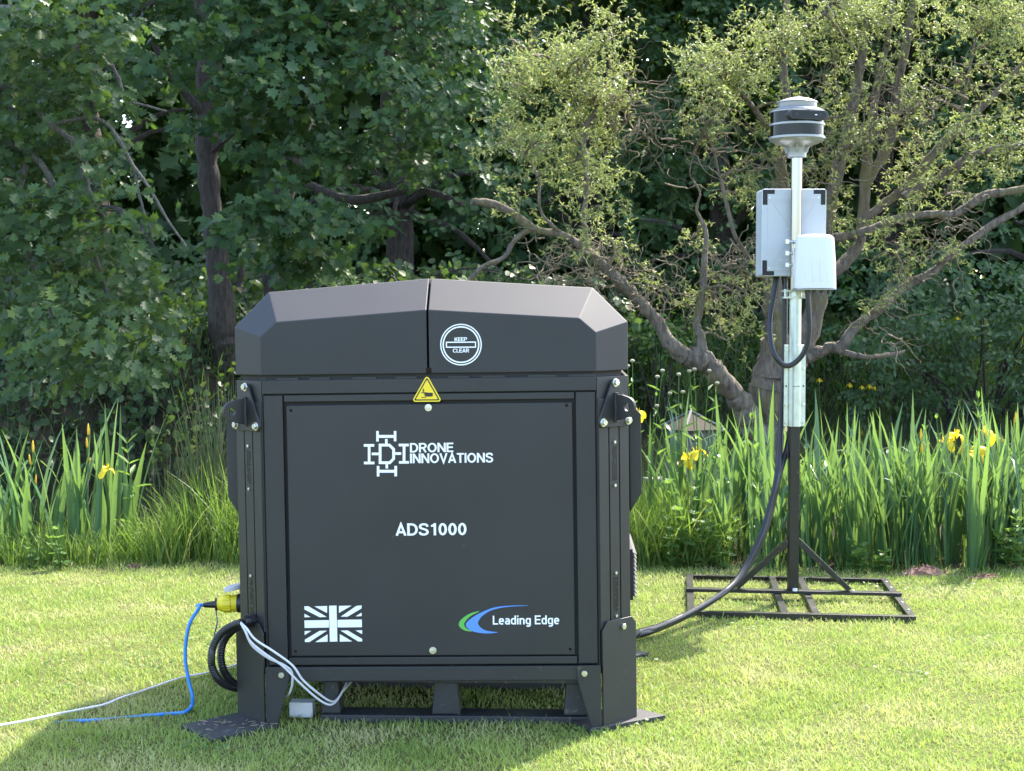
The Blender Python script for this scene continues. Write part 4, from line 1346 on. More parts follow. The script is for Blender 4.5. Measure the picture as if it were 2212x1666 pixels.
def iris(x, y, label, group, scale=1.0, nl=7, yaw=None, flower=None, folds=0.08, spread=.06):
    z = float(ground_h(x, y))
    t = thing('iris_plant', label, 'iris', (x, y, z - .01), (0, 0, ri.uniform(0, 6.28) if yaw is None else yaw), group)
    for k in range(nl):
        fo = ri.random() < folds
        o = put('leaf', ri.choice(SWF if fo else SW), t)
        q = (k - (nl - 1) / 2) / max(1, nl / 2)
        o.location = (q * spread + ri.uniform(-.01, .01), ri.uniform(-.04, .04), 0)
        o.rotation_euler = (ri.uniform(-.10, .10), ri.uniform(-.05, .05) + q * .10, (0 if q > 0 else math.pi) + ri.uniform(-.9, .9))
        s_ = scale * ri.uniform(.78, 1.05)
        o.scale = (s_, s_, s_)
    if flower:
        hz, kind = flower
        top = Vector((ri.uniform(-.04, .04), ri.uniform(-.03, .03), hz))
        st_ = MB().tube(spline([(0, 0, 0), (top.x * .2, 0, hz * .5), tuple(top)], 5), [.005] * 6 + [.004] * 5, 7).build('stem', M_weed, t, smooth=True)
        if kind == 'bud':
            for dx, dz, sc in ((0, -.02, 1.0), (.012, -.085, .9), (-.008, -.19, .85)):
                b = put('bud', BUD, t, (top.x + dx, top.y, hz + dz)); b.rotation_euler = (0, dx * 12, 0); b.scale = (sc, sc, sc * 1.15)
                b2 = put('sheath', SHEATH, t, (top.x + dx * .5, top.y, hz + dz - .065)); b2.rotation_euler = (0, dx * 8, 0)
        else:
            f_ = put('flower', FLOWER, t, tuple(top)); f_.rotation_euler = (ri.uniform(-.3, .3), ri.uniform(-.3, .3), ri.uniform(0, 6)); f_.scale = (.95,) * 3
            b2 = put('sheath', SHEATH, t, (top.x, top.y, hz - .075))
            if kind == 'double':
                f2 = put('flower', FLOWER, t, (top.x + .05, top.y - .01, hz - .035)); f2.rotation_euler = (.3, .5, 1.2)
                b = put('bud', BUD, t, (top.x - .03, top.y, hz - .10)); b.rotation_euler = (0, -.3, 0)
    return t
LR, GR = 'yellow flag iris with sword leaves and no bloom in the bed behind the mast', 'irises in the bed behind the mast'
LL, GL_ = 'flag iris without bloom at the end of the clump away from the rushes', 'irises on the blue cable side'
def iris_label(row, x):
    where = ('in front, at the lawn edge', 'in the second row from the lawn', 'in the third row from the lawn', 'at the back, by the water')[row]
    near = 'by the hoses' if x < 1.2 else 'behind the mast post' if x < 1.65 else 'near the soil mound' if x < 2.15 else 'near the tall loosestrife' if x < 2.6 else 'beyond the bindweed'
    return 'flag iris without bloom ' + where + ', ' + near
# right bed, from the lawn edge to the water
cnt = 0
for row, (dy, n_) in enumerate(((.10, 30), (.27, 28), (.48, 28), (.74, 24))):
    for k in range(n_):
        x = .88 + (k + ri.uniform(-.4, .4)) * (3.6 - .88) / n_
        if row == 0 and ri.random() < .25: continue
        if x < 1.05 and ri.random() < .4: continue
        y = float(bed_edge(x)) + dy + ri.uniform(-.07, .07)
        iris(x, y, iris_label(row, x), GR, scale=.88 + .05 * row + ri.uniform(-.08, .06), nl=ri.choice((7, 8, 9, 10)))
def iris_px(px, pyb, Y, top_py, label, kind, **kw):
    p = at(px, pyb, Y)
    z = float(ground_h(p.x, Y))
    hz = at(px, top_py, Y).z - z
    return iris(p.x, Y, label, kw.pop('group', None), flower=(hz, kind), **kw)
iris_px(1388, 1000, 7.9, 893, 'flag iris with one yellow bloom close to the station hood', 'single', nl=3)
iris_px(1500, 1000, 7.75, 977, 'flag iris with a full yellow double bloom low in the grass', 'double', nl=4)
iris_px(2065, 1000, 7.9, 938, 'flag iris with two yellow blooms beside the tall leafy loosestrife', 'double', nl=5)
iris_px(2128, 1000, 8.0, 932, 'flag iris with a large ruffled yellow bloom next to the leafy loosestrife', 'double', nl=5)
iris_px(2108, 1000, 7.8, 968, 'flag iris with lower yellow blooms under the leafy loosestrife', 'double', nl=4)
iris_px(1975, 1000, 7.7, 940, 'flag iris with slim orange buds between sword leaves', 'bud', nl=5)
iris_px(2195, 1000, 7.8, 905, 'flag iris with tall orange buds at the bindweed end of the bed', 'bud', nl=6)
# left bed
for px, Y, sc, nl in ((-160, 7.7, 1.0, 7), (-70, 7.6, .95, 7), (-10, 7.75, 1.05, 7), (45, 7.6, .98, 7), (85, 7.7, .85, 6), (20, 7.68, .9, 8), (118, 7.66, .92, 8), (150, 7.62, .98, 7), (190, 7.75, .98, 8), (215, 7.6, .98, 6), (245, 7.8, .95, 8), (268, 7.68, 1.02, 6)):
    lab = LL if px < 40 else 'flag iris without bloom next to the shorter orange buds' if px < 120 else 'flag iris without bloom next to the tall orange bud spike' if px < 240 else 'flag iris without bloom next to the lone yellow bloom and leafy loosestrife'
    iris(at(px, 1000, Y).x, Y, lab, GL_, scale=sc, nl=nl, folds=.14, spread=.05)
iris_px(186, 1000, 7.7, 930, 'flag iris with tall orange bud spike in the left clump', 'bud', nl=3)
iris_px(84, 1000, 7.75, 965, 'flag iris with shorter orange buds beside bent leaves', 'bud', nl=3)
iris_px(232, 1000, 7.65, 1012, 'flag iris with one yellow bloom in the sparse clump by rushes', 'single', nl=3)

# tall grass in both beds (too many blades to count)
def grass_patch(name, label, n, xr, y0, y1, hr, wr, lean, mat=None, hfun=None):
    x = rng.uniform(xr[0], xr[1], n)
    y = bed_edge(x) + rng.uniform(y0, y1, n)
    z = ground_h(x, y)
    h = rng.uniform(hr[0], hr[1], n)
    if hfun is not None: h = h * hfun(x, y)
    o = blades(name, x, y, z, h, rng.uniform(wr[0], wr[1], n), rng.uniform(lean[0], lean[1], n), mat or M_tall)
    return tagged(o, label, 'grass', kind='stuff')
grass_patch('tall_grass', 'tall green waterside grass on the blue cable side', 8000, (-4.2, -1.05), -.05, .75, (.16, .42), (.0035, .008), (.1, .7),
            hfun=lambda x, y: .55 + 1.0 * sstep(-2.1, -1.4, x))
grass_patch('tall_grass', 'tall green waterside grass between the station and the mast', 7000, (-.3, 1.1), -.05, 1.0, (.16, .46), (.0035, .010), (.1, .9))
grass_patch('tall_grass', 'grass between the flag irises behind the mast', 900, (1.1, 4.0), -.03, .9, (.05, .16), (.0035, .007), (.1, .7))
grass_patch('tall_grass', 'grass behind the docking station', 3500, (-1.1, -.2), -.05, .8, (.2, .5), (.004, .008), (.1, .7))
x = rng.uniform(-5, 5, 2500); y = near_edge(x) - rng.uniform(.0, .9, 2500)
tagged(blades('bank_grass', x, y, ground_h(x, y), rng.uniform(.15, .4, 2500), rng.uniform(.004, .008, 2500), rng.uniform(.2, .9, 2500), M_tall), 'rough grass on the near pond bank', 'grass', kind='stuff')

# rushes beside the station
def rush(px, Y, n, h, label):
    p = at(px, 1000, Y)
    z = float(ground_h(p.x, Y))
    t = thing('rush_clump', label, 'rushes', (p.x, Y, z), group='rush clumps')
    m, mt = MB(), MB()
    for k in range(n):
        a, r_ = ri.uniform(0, 6.28), ri.uniform(0, .07)
        b = Vector((r_ * math.cos(a), r_ * math.sin(a), -.01))
        hh = h * ri.uniform(.6, 1.05)
        la, le = ri.uniform(0, 6.28), ri.uniform(.03, .34)
        top = b + Vector((math.cos(la) * le * hh, math.sin(la) * le * hh * .6, hh))
        mid_ = b.lerp(top, .5) - Vector((math.cos(la), math.sin(la), 0)) * le * hh * .08
        m.tube([b, mid_, b.lerp(top, .8), top], [.0024, .0022, .0018, .0006], 4, caps=False)
        if ri.random() < .4:
            c = b.lerp(top, .84)
            mt.tube([c, c + Vector((.004, 0, .010)), c + Vector((.008, 0, .022))], [.001, .005, .001], 5)
    m.build('stems', M_rush, t, normals=False)
    mt.build('seed_tufts', M_rush, t, normals=False)
    t.children[0]['kind'] = 'stuff'; t.children[1]['kind'] = 'stuff'
rush(405, 7.75, 34, .70, 'thin brown tipped rush clump leaning beside the leafy stem')
rush(450, 7.7, 70, .90, 'tall rush clump growing close beside the docking station')
rush(492, 7.8, 64, .98, 'tallest rush clump half hidden by the docking station')
rush(350, 7.85, 22, .62, 'short thin rush clump near the yellow iris bloom')

# leafy plants: stem with paired leaves
def leaf_mesh(tmpl, mat, droop=.25, sub=4):
    tv, tf = tmpl
    me = bpy.data.meshes.new('leaf')
    v = [(float(a), float(b), float(c) - droop * float(b) ** 2) for a, b, c in tv]
    me.from_pydata(v, [], tf)
    me.materials.append(mat)
    return me
LONGT = half_leaf((0, 1), [(0.06, 0.1), (0.13, 0.35), (0.12, 0.6), (0.06, 0.85)])
LM_long, LM_oval, LM_heart, LM_lobe = leaf_mesh(LONGT, M_weed), leaf_mesh(OVAL, M_weed), leaf_mesh(ROUND, M_weed), leaf_mesh(MAPL, M_weed)
def leafy(px, Y, top_py, label, pairs, lm, size, cat='plant', name='leafy_plant', base_t=.25, tilt=.5, stems=1, group=None, taper=.5, pyb=1000):
    p = at(px, pyb, Y)
    z = float(ground_h(p.x, Y))
    H = at(px, top_py, Y).z - z
    t = thing(name, label, cat, (p.x, Y, z), (0, 0, 0), group)
    for s_ in range(stems):
        ang = ri.uniform(0, 6.28)
        le = 0.06 if stems == 1 else .25
        top = Vector((math.cos(ang) * le * H, math.sin(ang) * le * H, H * (1 if s_ == 0 else ri.uniform(.6, .95))))
        pts = spline([(0, 0, -.02), tuple(top * .5 + Vector((.01, 0, 0))), tuple(top)], 6)
        MB().tube(pts, lerp_list([.0045, .003, .0015], 6), 6).build('stem', M_weed, t, smooth=True)
        for k in range(pairs):
            tt = base_t + (1 - base_t) * k / max(1, pairs - 1)
            c = pts[min(len(pts) - 1, int(tt * (len(pts) - 1)))]
            rot0 = k * 1.57 + ang
            for d in (0, math.pi):
                o = put('leaf', lm, t, tuple(c))
                sc = size * (1 - taper * tt) * ri.uniform(.8, 1.15)
                o.scale = (sc, sc, sc)
                o.rotation_euler = (tilt + .7 * tt ** 3 + ri.uniform(-.2, .2), ri.uniform(-.3, .3), rot0 + d + ri.uniform(-.4, .4))
    return t
leafy(288, 7.55, 945, 'upright leafy loosestrife stem with paired pointed leaves beside the rushes', 10, LM_long, .13, base_t=.1, tilt=.35, taper=.45)
leafy(2107, 7.7, 862, 'tall bright leafy loosestrife standing above the flag irises', 14, LM_long, .085, base_t=.3, tilt=.7)
leafy(2040, 7.8, 905, 'nettle with pale catkins beside the tall loosestrife', 9, LM_oval, .07, tilt=.4)
leafy(2010, 7.75, 930, 'shorter nettle with pale catkins in the iris bed', 9, LM_oval, .07, tilt=.4)
leafy(1642, 7.6, 905, 'young bright leafy shoot in front of the willow trunk', 7, LM_oval, .085, tilt=.8)
leafy(2180, 7.25, 1105, 'bindweed with pale heart shaped leaves at the bed edge', 8, LM_heart, .075, stems=3, tilt=.2, pyb=1200)
leafy(2160, 7.35, 1150, 'low bindweed with heart shaped leaves above bare soil', 6, LM_heart, .07, stems=3, tilt=.2, pyb=1200)
leafy(1848, 7.20, 1178, 'low leafy weed with broad lobed leaves at the foot of the irises', 4, LM_lobe, .085, stems=4, tilt=.15, base_t=.35, pyb=1200)
leafy(1900, 7.22, 1195, 'small leafy weed with lobed leaves near the soil mound', 4, LM_lobe, .075, stems=3, tilt=.15, base_t=.35, pyb=1200)
leafy(1490, 7.3, 1045, 'shaded leafy weed with toothed leaflets between station and hoses', 7, LM_lobe, .075, stems=3, tilt=.2, base_t=.2, pyb=1200)
leafy(1450, 7.32, 1120, 'low shaded leafy weed close to the station', 5, LM_lobe, .07, stems=3, tilt=.2, base_t=.2, pyb=1200)
leafy(1560, 7.28, 1110, 'leafy weed with lobed leaves where the hoses drop', 5, LM_lobe, .07, stems=3, tilt=.2, base_t=.2, pyb=1200)
leafy(130, 7.28, 1140, 'small plant with round leaves at the edge of the left bed', 4, LM_heart, .06, stems=3, tilt=.2, pyb=1200)
leafy(65, 7.32, 1185, 'tiny round leaved plant on bare soil', 3, LM_heart, .055, stems=3, tilt=.2, pyb=1200)

# seed head plants between the station and the mast
def seedheads(px, Y, heads, label):
    p = at(px, 1000, Y)
    z = float(ground_h(p.x, Y))
    t = thing('seed_head_plant', label, 'wildflower', (p.x, Y, z), group='wildflowers gone to seed')
    o_ = Vector((p.x, Y, z))
    root = Vector((0, 0, 0))
    for hx, hy in heads:
        e = at(hx, hy, Y + ri.uniform(-.05, .05)) - o_
        k = e * .55 + Vector((-e.x * .22, 0, 0))
        pts = spline([root, k * .6, k, tuple(e.lerp(k, .35)), e], 4)
        MB().tube(pts, lerp_list([.0042, .0036, .003, .0024, .002], 4), 6).build('stem', M_weed, t, smooth=True)
        MB().lathe([(.003, -.004), (.010, .0), (.0125, .005), (.011, .010), (.005, .0135)], e, 10).build('seed_head', M_seed, t, smooth=True)
        for j in range(4):
            c = pts[int(len(pts) * (.45 + .12 * j))] if int(len(pts) * (.45 + .12 * j)) < len(pts) else pts[-2]
            o = put('leaf', LM_long, t, tuple(c))
            sc = ri.uniform(.05, .11)
            o.scale = (sc, sc, sc)
            o.rotation_euler = (.7, ri.uniform(-.3, .3), ri.uniform(0, 6.28))
seedheads(1372, 7.7, [(1356, 793), (1366, 782)], 'two long stalked round seed heads touching the station hood')
seedheads(1400, 7.75, [(1420, 816), (1431, 803), (1447, 852)], 'wildflower with three clustered seed heads and a bent stem')
seedheads(1467, 7.7, [(1466, 811), (1475, 849), (1419, 879)], 'wildflower with one upright and two drooped seed heads before the duck house')
seedheads(1512, 7.75, [(1489, 804), (1500, 800), (1532, 803), (1549, 830), (1564, 932)], 'branching wildflower with five seed heads before the willow branch')

# bare soil mounds
def mound(px, py, rx_, ry_, h, label):
    p = gp(px, py)
    m = MB()
    n1, n2 = 14, 5
    vs_ = [(0, 0, h)]
    for i in range(1, n2 + 1):
        for k in range(n1):
            a = 2 * math.pi * k / n1
            r_ = i / n2 * ri.uniform(.82, 1.12)
            vs_.append((rx_ * r_ * math.cos(a), ry_ * r_ * math.sin(a), h * (1 - (i / n2) ** 1.5) * ri.uniform(.5, 1.3) - (.008 if i == n2 else 0)))
    fs_ = [(0, 1 + k, 1 + (k + 1) % n1) for k in range(n1)]
    for i in range(n2 - 1):
        for k in range(n1):
            a, b = 1 + i * n1 + k, 1 + i * n1 + (k + 1) % n1
            fs_.append((a, a + n1, b + n1, b))
    m.add(vs_, fs_)
    for k in range(40):
        a, r_ = ri.uniform(0, 6.28), ri.uniform(0, 1.05) ** .6
        c = Vector((rx_ * r_ * math.cos(a), ry_ * r_ * math.sin(a), h * (1 - r_ ** 1.5) + .002))
        s_ = ri.uniform(.004, .012)
        vs2 = [c + Vector((ri.uniform(-1, 1), ri.uniform(-1, 1), ri.uniform(-.6, 1))) * s_ for _ in range(5)]
        m.add(vs2, [(0, 1, 2), (0, 2, 3), (0, 3, 4), (0, 4, 1), (1, 4, 3, 2)])
    o = m.build('soil_mound', M_soil)
    o.location = p
    tagged(o, label, 'soil', 'bare soil at the bed edge')
mound(1995, 1244, .15, .06, .045, 'crumbly red brown soil mound under the irises by the bindweed')
mound(2130, 1250, .10, .035, .02, 'thin red brown soil patch below the bindweed')
mound(290, 1228, .05, .025, .018, 'small soil scrape under the loosestrife on the blue cable side')
mound(130, 1222, .07, .03, .02, 'dark soil patch under the left iris clump')

# dry clippings on the pad (loose, uncountable)
m = MB()
c_ = np.mean(PADS[0], axis=0)
for k in range(34):
    x_, y_ = c_[0] + ri.gauss(0, .09), c_[1] + ri.gauss(0, .035)
    if not inside(PADS[0], np.array([x_]), np.array([y_]))[0]: continue
    a, l_ = ri.uniform(0, 6.28), ri.uniform(.008, .03)
    m.tube([(x_, y_, .0185), (x_ + math.cos(a) * l_, y_ + math.sin(a) * l_, .0195)], .0009, 3, caps=False)
tagged(m.build('grass_clippings', paint('dry_clipping', (.28, .22, .15), .9), normals=False), 'dry grass clippings scattered on the rubber pad', 'clippings', kind='stuff')

# duck house on the pond
dk = at(1492, 930, 12.6)
dh = thing('duck_house', 'small wooden duck house with mossy hipped roof floating on the pond', 'duck house', (dk.x, 12.6, -.17), (0, 0, R(28)))
ze, za = at(1492, 929, 12.6).z + .17, at(1492, 892, 12.6).z + .17
for i, (x0_, x1_, y0_, y1_) in enumerate(((-.155, .155, -.155, -.143), (-.155, .155, .143, .155), (-.155, -.143, -.1425, .1425), (.143, .155, -.1425, .1425))):
    nbd = 5
    for k in range(nbd):
        z0_, z1_ = .03 + (ze - .03) * k / nbd, .03 + (ze - .03) * (k + 1) / nbd - .003
        MB().box(x0_, x1_, y0_, y1_, z0_, z1_).build('board', M_wood, dh, bevel=.001)
MB().box(-.30, .30, -.30, .30, -.03, .028).build('raft', M_wood, dh, bevel=.004)
rf = .20
cs_ = [(-rf, -rf), (rf, -rf), (rf, rf), (-rf, rf)]
for k in range(4):
    a, b = cs_[k], cs_[(k + 1) % 4]
    v = [(a[0], a[1], ze), (b[0], b[1], ze), (0, 0, za), (a[0], a[1], ze + .012), (b[0], b[1], ze + .012), (0, 0, za + .012)]
    MB().add(v, [(0, 2, 1), (3, 4, 5), (0, 1, 4, 3), (1, 2, 5, 4), (2, 0, 3, 5)]).build('roof_slope', M_shingle, dh)
    MB().tube([(a[0] * 1.02, a[1] * 1.02, ze + .014), (0, 0, za + .016)], .011, 6).build('hip_batten', M_edge, dh)

# ================================================================== trees
rt = random.Random(5)
def wob(pts, rs, amp, n=5):
    """spline a polyline of (point, radius) with knobbly radius noise"""
    P = spline(pts, n)
    Rr = lerp_list(rs, n)
    out = []
    for i, p in enumerate(P):
        a = amp * Rr[i]
        out.append(p + Vector((rt.uniform(-a, a), rt.uniform(-a, a), rt.uniform(-a, a))) if 0 < i < len(P) - 1 else p)
    return out, [r * rt.uniform(.86, 1.16) for r in Rr]
def branch_px(mb_, pts, sides=9, amp=.18):
    P = [at(x, y, Y) for x, y, Y, r in pts]
    rs = [r * Y / FPX for x, y, Y, r in pts]
    pp, rr = wob(P, rs, amp)
    mb_.tube(pp, rr, sides)
    return pp, rr

# ---- corkscrew willow
wp = at(1662, 1010, 10.3)
willow = thing('willow_tree', 'corkscrew willow with twisted branches and pale curly leaves on the pond bank', 'tree', (wp.x, 10.3, float(ground_h(wp.x, 10.3))))
WO = willow.location.copy()
trunk = MB()
main = []
def wb_(pts, sides=10, amp=.18):
    pts = [(x, y, Y, r * (1 if y > 740 else .84 if y > 560 else .74)) for x, y, Y, r in pts]
    pp, rr = branch_px(trunk, pts, sides, amp)
    for p, r in zip(pp, rr): main.append((p, r))
    return pp
wb_([(1660, 1100, 10.3, 52), (1661, 1010, 10.3, 42), (1660, 930, 10.3, 37), (1664, 870, 10.3, 42), (1670, 820, 10.3, 46), (1682, 770, 10.3, 46), (1690, 730, 10.3, 38)], 14, .10)
wb_([(1680, 790, 10.28, 34), (1676, 720, 10.25, 30), (1672, 640, 10.25, 27), (1673, 560, 10.3, 25), (1684, 470, 10.3, 22), (1690, 400, 10.3, 19), (1684, 320, 10.3, 16), (1700, 230, 10.3, 13), (1690, 120, 10.3, 11), (1705, -60, 10.3, 8)], 12, .12)
wb_([(1700, 790, 10.32, 40), (1738, 730, 10.35, 33), (1766, 650, 10.35, 27), (1775, 570, 10.4, 24), (1785, 490, 10.4, 21), (1802, 400, 10.4, 19), (1833, 270, 10.45, 16), (1850, 190, 10.5, 14), (1866, 80, 10.5, 11), (1872, -80, 10.5, 8)], 12, .12)
wb_([(1640, 940, 10.2, 26), (1612, 890, 10.15, 24), (1585, 850, 10.1, 22), (1545, 800, 10.0, 22), (1516, 778, 9.95, 24), (1482, 768, 9.95, 19), (1445, 738, 9.9, 18), (1415, 690, 9.9, 16), (1372, 640, 9.85, 15), (1320, 590, 9.8, 14), (1272, 545, 9.8, 13), (1225, 512, 9.8, 12), (1150, 492, 9.8, 11), (1100, 455, 9.8, 11), (1050, 438, 9.8, 11), (1018, 436, 9.8, 9)], 11, .2)
wb_([(1150, 494, 9.8, 9), (1112, 518, 9.75, 8), (1090, 555, 9.7, 7), (1045, 575, 9.7, 6.5), (1020, 600, 9.7, 6), (1000, 640, 9.7, 5)], 8)
wb_([(1516, 775, 9.95, 13), (1512, 725, 9.95, 12), (1505, 700, 9.95, 11), (1516, 640, 9.95, 10), (1522, 560, 9.95, 9), (1524, 500, 10.0, 7), (1505, 455, 10.0, 5), (1512, 415, 10.0, 3.5), (1490, 375, 10.0, 2.5), (1500, 330, 10.0, 1.2)], 8)
wb_([(1740, 775, 10.3, 14), (1790, 752, 10.25, 12), (1815, 748, 10.2, 12), (1850, 705, 10.2, 13), (1900, 668, 10.2, 12), (1950, 625, 10.2, 11), (2010, 590, 10.2, 11), (2074, 536, 10.2, 12), (2140, 490, 10.2, 11), (2212, 447, 10.2, 10), (2330, 390, 10.2, 7)], 9)
wb_([(1790, 752, 10.25, 7), (1840, 765, 10.2, 6), (1880, 772, 10.1, 5), (1930, 765, 10.1, 4), (1955, 758, 10.1, 2.5)], 7)
wb_([(1783, 520, 10.4, 15), (1866, 500, 10.3, 13), (1973, 465, 10.3, 12), (2061, 462, 10.3, 12), (2126, 423, 10.3, 12), (2191, 413, 10.3, 11), (2320, 380, 10.3, 8)], 9)
wb_([(1780, 600, 10.4, 20), (1830, 560, 10.45, 18), (1862, 500, 10.5, 17), (1872, 358, 10.5, 15), (1885, 260, 10.5, 13), (1898, 163, 10.5, 11), (1918, 81, 10.5, 9), (1935, -60, 10.5, 7)], 10)
wb_([(1872, 400, 10.5, 13), (1924, 293, 10.6, 14), (1940, 179, 10.6, 13), (1963, 65, 10.6, 11), (1980, -60, 10.6, 8)], 10)
wb_([(1868, 470, 10.5, 13), (1940, 420, 10.5, 14), (1983, 374, 10.5, 14), (2045, 303, 10.5, 13), (2132, 221, 10.5, 11), (2200, 150, 10.5, 8), (2280, 60, 10.5, 6)], 10)
wb_([(1950, 425, 10.4, 11), (2012, 391, 10.4, 11), (2110, 332, 10.4, 10), (2212, 312, 10.4, 9), (2330, 280, 10.4, 6)], 9)
wb_([(2040, 420, 10.4, 5), (2085, 330, 10.3, 5), (2078, 240, 10.3, 4.5), (2100, 120, 10.3, 4), (2120, 20, 10.3, 3)], 7)
wb_([(1690, 330, 10.3, 9), (1640, 250, 10.1, 8), (1590, 190, 10.0, 6), (1550, 150, 10.0, 4)], 8)
wb_([(1690, 120, 10.3, 9), (1740, 60, 10.1, 8), (1790, 20, 10.0, 6), (1800, -40, 10.0, 5)], 8)
wb_([(1676, 640, 10.25, 8), (1620, 560, 10.1, 7), (1585, 500, 10.0, 6), (1560, 400, 10.0, 5), (1540, 320, 10.0, 4)], 7)
wb_([(1270, 545, 9.8, 9), (1262, 470, 9.8, 8), (1268, 400, 9.8, 7), (1262, 290, 9.8, 7), (1290, 235, 9.8, 7), (1288, 222, 9.8, 6.5), (1250, 185, 9.8, 6), (1232, 165, 9.8, 5.5), (1262, 150, 9.8, 5), (1275, 120, 9.8, 4.5), (1310, 95, 9.8, 3.5), (1330, 40, 9.8, 2.5)], 8, .25)
wb_([(1234, 168, 9.8, 4.5), (1205, 160, 9.8, 4), (1190, 130, 9.8, 3.5), (1160, 115, 9.8, 3), (1115, 95, 9.8, 2.2)], 7, .25)
wb_([(1220, 510, 9.8, 6), (1170, 460, 9.75, 5), (1160, 380, 9.75, 4), (1120, 320, 9.75, 3), (1090, 290, 9.75, 2)], 7, .25)
wb_([(1205, 160, 9.8, 3.5), (1170, 165, 9.8, 3), (1150, 182, 9.8, 2.5), (1120, 190, 9.8, 2)], 6, .25)
def sub(trk, name, mat):
    return trk.build(name, mat, willow, smooth=True, origin=WO)
sub(trunk, 'trunk', M_barkw)

cl = []     # foliage clusters: px, py, rx, ry
def cc3(L_):
    for x, y, a, b in L_: cl.append((1003.3 + .3255 * x, .3255 * y, .3255 * a, .3255 * b, 9.8))
def cc4(L_):
    for x, y, a, b in L_: cl.append((1670.3 + .3255 * x, .3255 * y, .3255 * a, .3255 * b, 10.35))
cc3([(290, 250, 80, 75), (480, 190, 90, 90), (620, 320, 80, 70), (960, 90, 110, 75), (850, 210, 95, 70), (700, 430, 90, 80), (420, 520, 65, 65), (350, 650, 140, 85), (280, 820, 105, 95), (200, 960, 115, 80),
     (850, 720, 130, 100), (720, 850, 170, 110), (450, 950, 130, 95), (800, 950, 160, 100), (650, 1080, 180, 95), (500, 1150, 125, 85), (850, 1150, 160, 100), (700, 1250, 150, 75), (960, 1380, 95, 85),
     (350, 1380, 80, 85), (760, 1500, 120, 85), (900, 1600, 80, 65), (1060, 1600, 60, 60), (1000, 680, 80, 40), (1550, 350, 100, 85), (1620, 450, 80, 120), (1620, 700, 85, 110), (1590, 850, 75, 70), (1480, 1580, 85, 55)])
cc4([(60, 200, 120, 160), (50, 420, 105, 140), (350, 130, 140, 110), (400, 250, 120, 110), (720, 250, 110, 75), (650, 100, 150, 85), (1000, 150, 140, 85), (1250, 120, 190, 110), (1450, 250, 150, 105), (1600, 150, 115, 120),
     (1550, 450, 130, 100), (1600, 650, 110, 110), (500, 480, 95, 85), (550, 870, 90, 65), (560, 980, 75, 85), (640, 900, 75, 55), (850, 1000, 105, 100), (880, 1150, 105, 100), (850, 1300, 115, 100), (820, 1480, 120, 100),
     (980, 1230, 90, 80), (1400, 900, 120, 90), (1420, 1050, 90, 90), (1150, 1180, 95, 70), (950, 670, 70, 55), (1180, 690, 80, 55), (420, 1350, 80, 100), (450, 1480, 80, 80), (280, 1150, 80, 70), (80, 1080, 70, 60),
     (1250, 1300, 70, 60), (1750, 200, 140, 140), (1800, 500, 140, 140), (1780, 900, 120, 100), (450, -80, 200, 100), (850, -60, 200, 100), (1250, -90, 220, 100), (1650, -60, 200, 120)])
for x, y, a, b in [(1450, 400, 150, 130), (1600, 300, 170, 140), (1700, 170, 105, 90), (1340, 330, 70, 70), (1550, 560, 100, 70), (1430, 650, 70, 60), (1650, 900, 70, 70), (1580, 1050, 85, 75)]:
    cl.append((976 + .3922 * x, .3922 * y, .3922 * a, .3922 * b, 10.0))
for x, y, a, b in [(1560, 640, 40, 50), (1610, 640, 30, 40), (1600, 720, 22, 30), (1440, 610, 30, 25), (1960, 560, 40, 25), (1905, 655, 25, 14), (2055, 545, 20, 18)]:
    cl.append((x, y, a, b, 10.0))
tw = MB()
LP, LA, LN, LS = [], [], [], []
mainP = np.array([p for p, r in main])
def contort(p, d, n, step, wobble, droop):
    pts = [p.copy()]
    for i in range(n):
        d = (d + Vector((rt.gauss(0, wobble), rt.gauss(0, wobble), rt.gauss(0, wobble) - droop))).normalized()
        p = p + d * step
        pts.append(p.copy())
    return pts
rf_ = random.Random(77)
for p_, r_ in main[60:]:            # smaller tufts along the upper limbs
    if p_.z > 2.35 and rf_.random() < .26:
        k_ = FPX / p_.y
        ppx = IW / 2 + p_.x * k_
        ppy = 680 - (p_.z - CAM_H) * k_
        cl.append((ppx + rf_.uniform(-75, 75), ppy + rf_.uniform(-60, 50), rf_.uniform(16, 36), rf_.uniform(13, 28), p_.y - rf_.uniform(0, .3)))
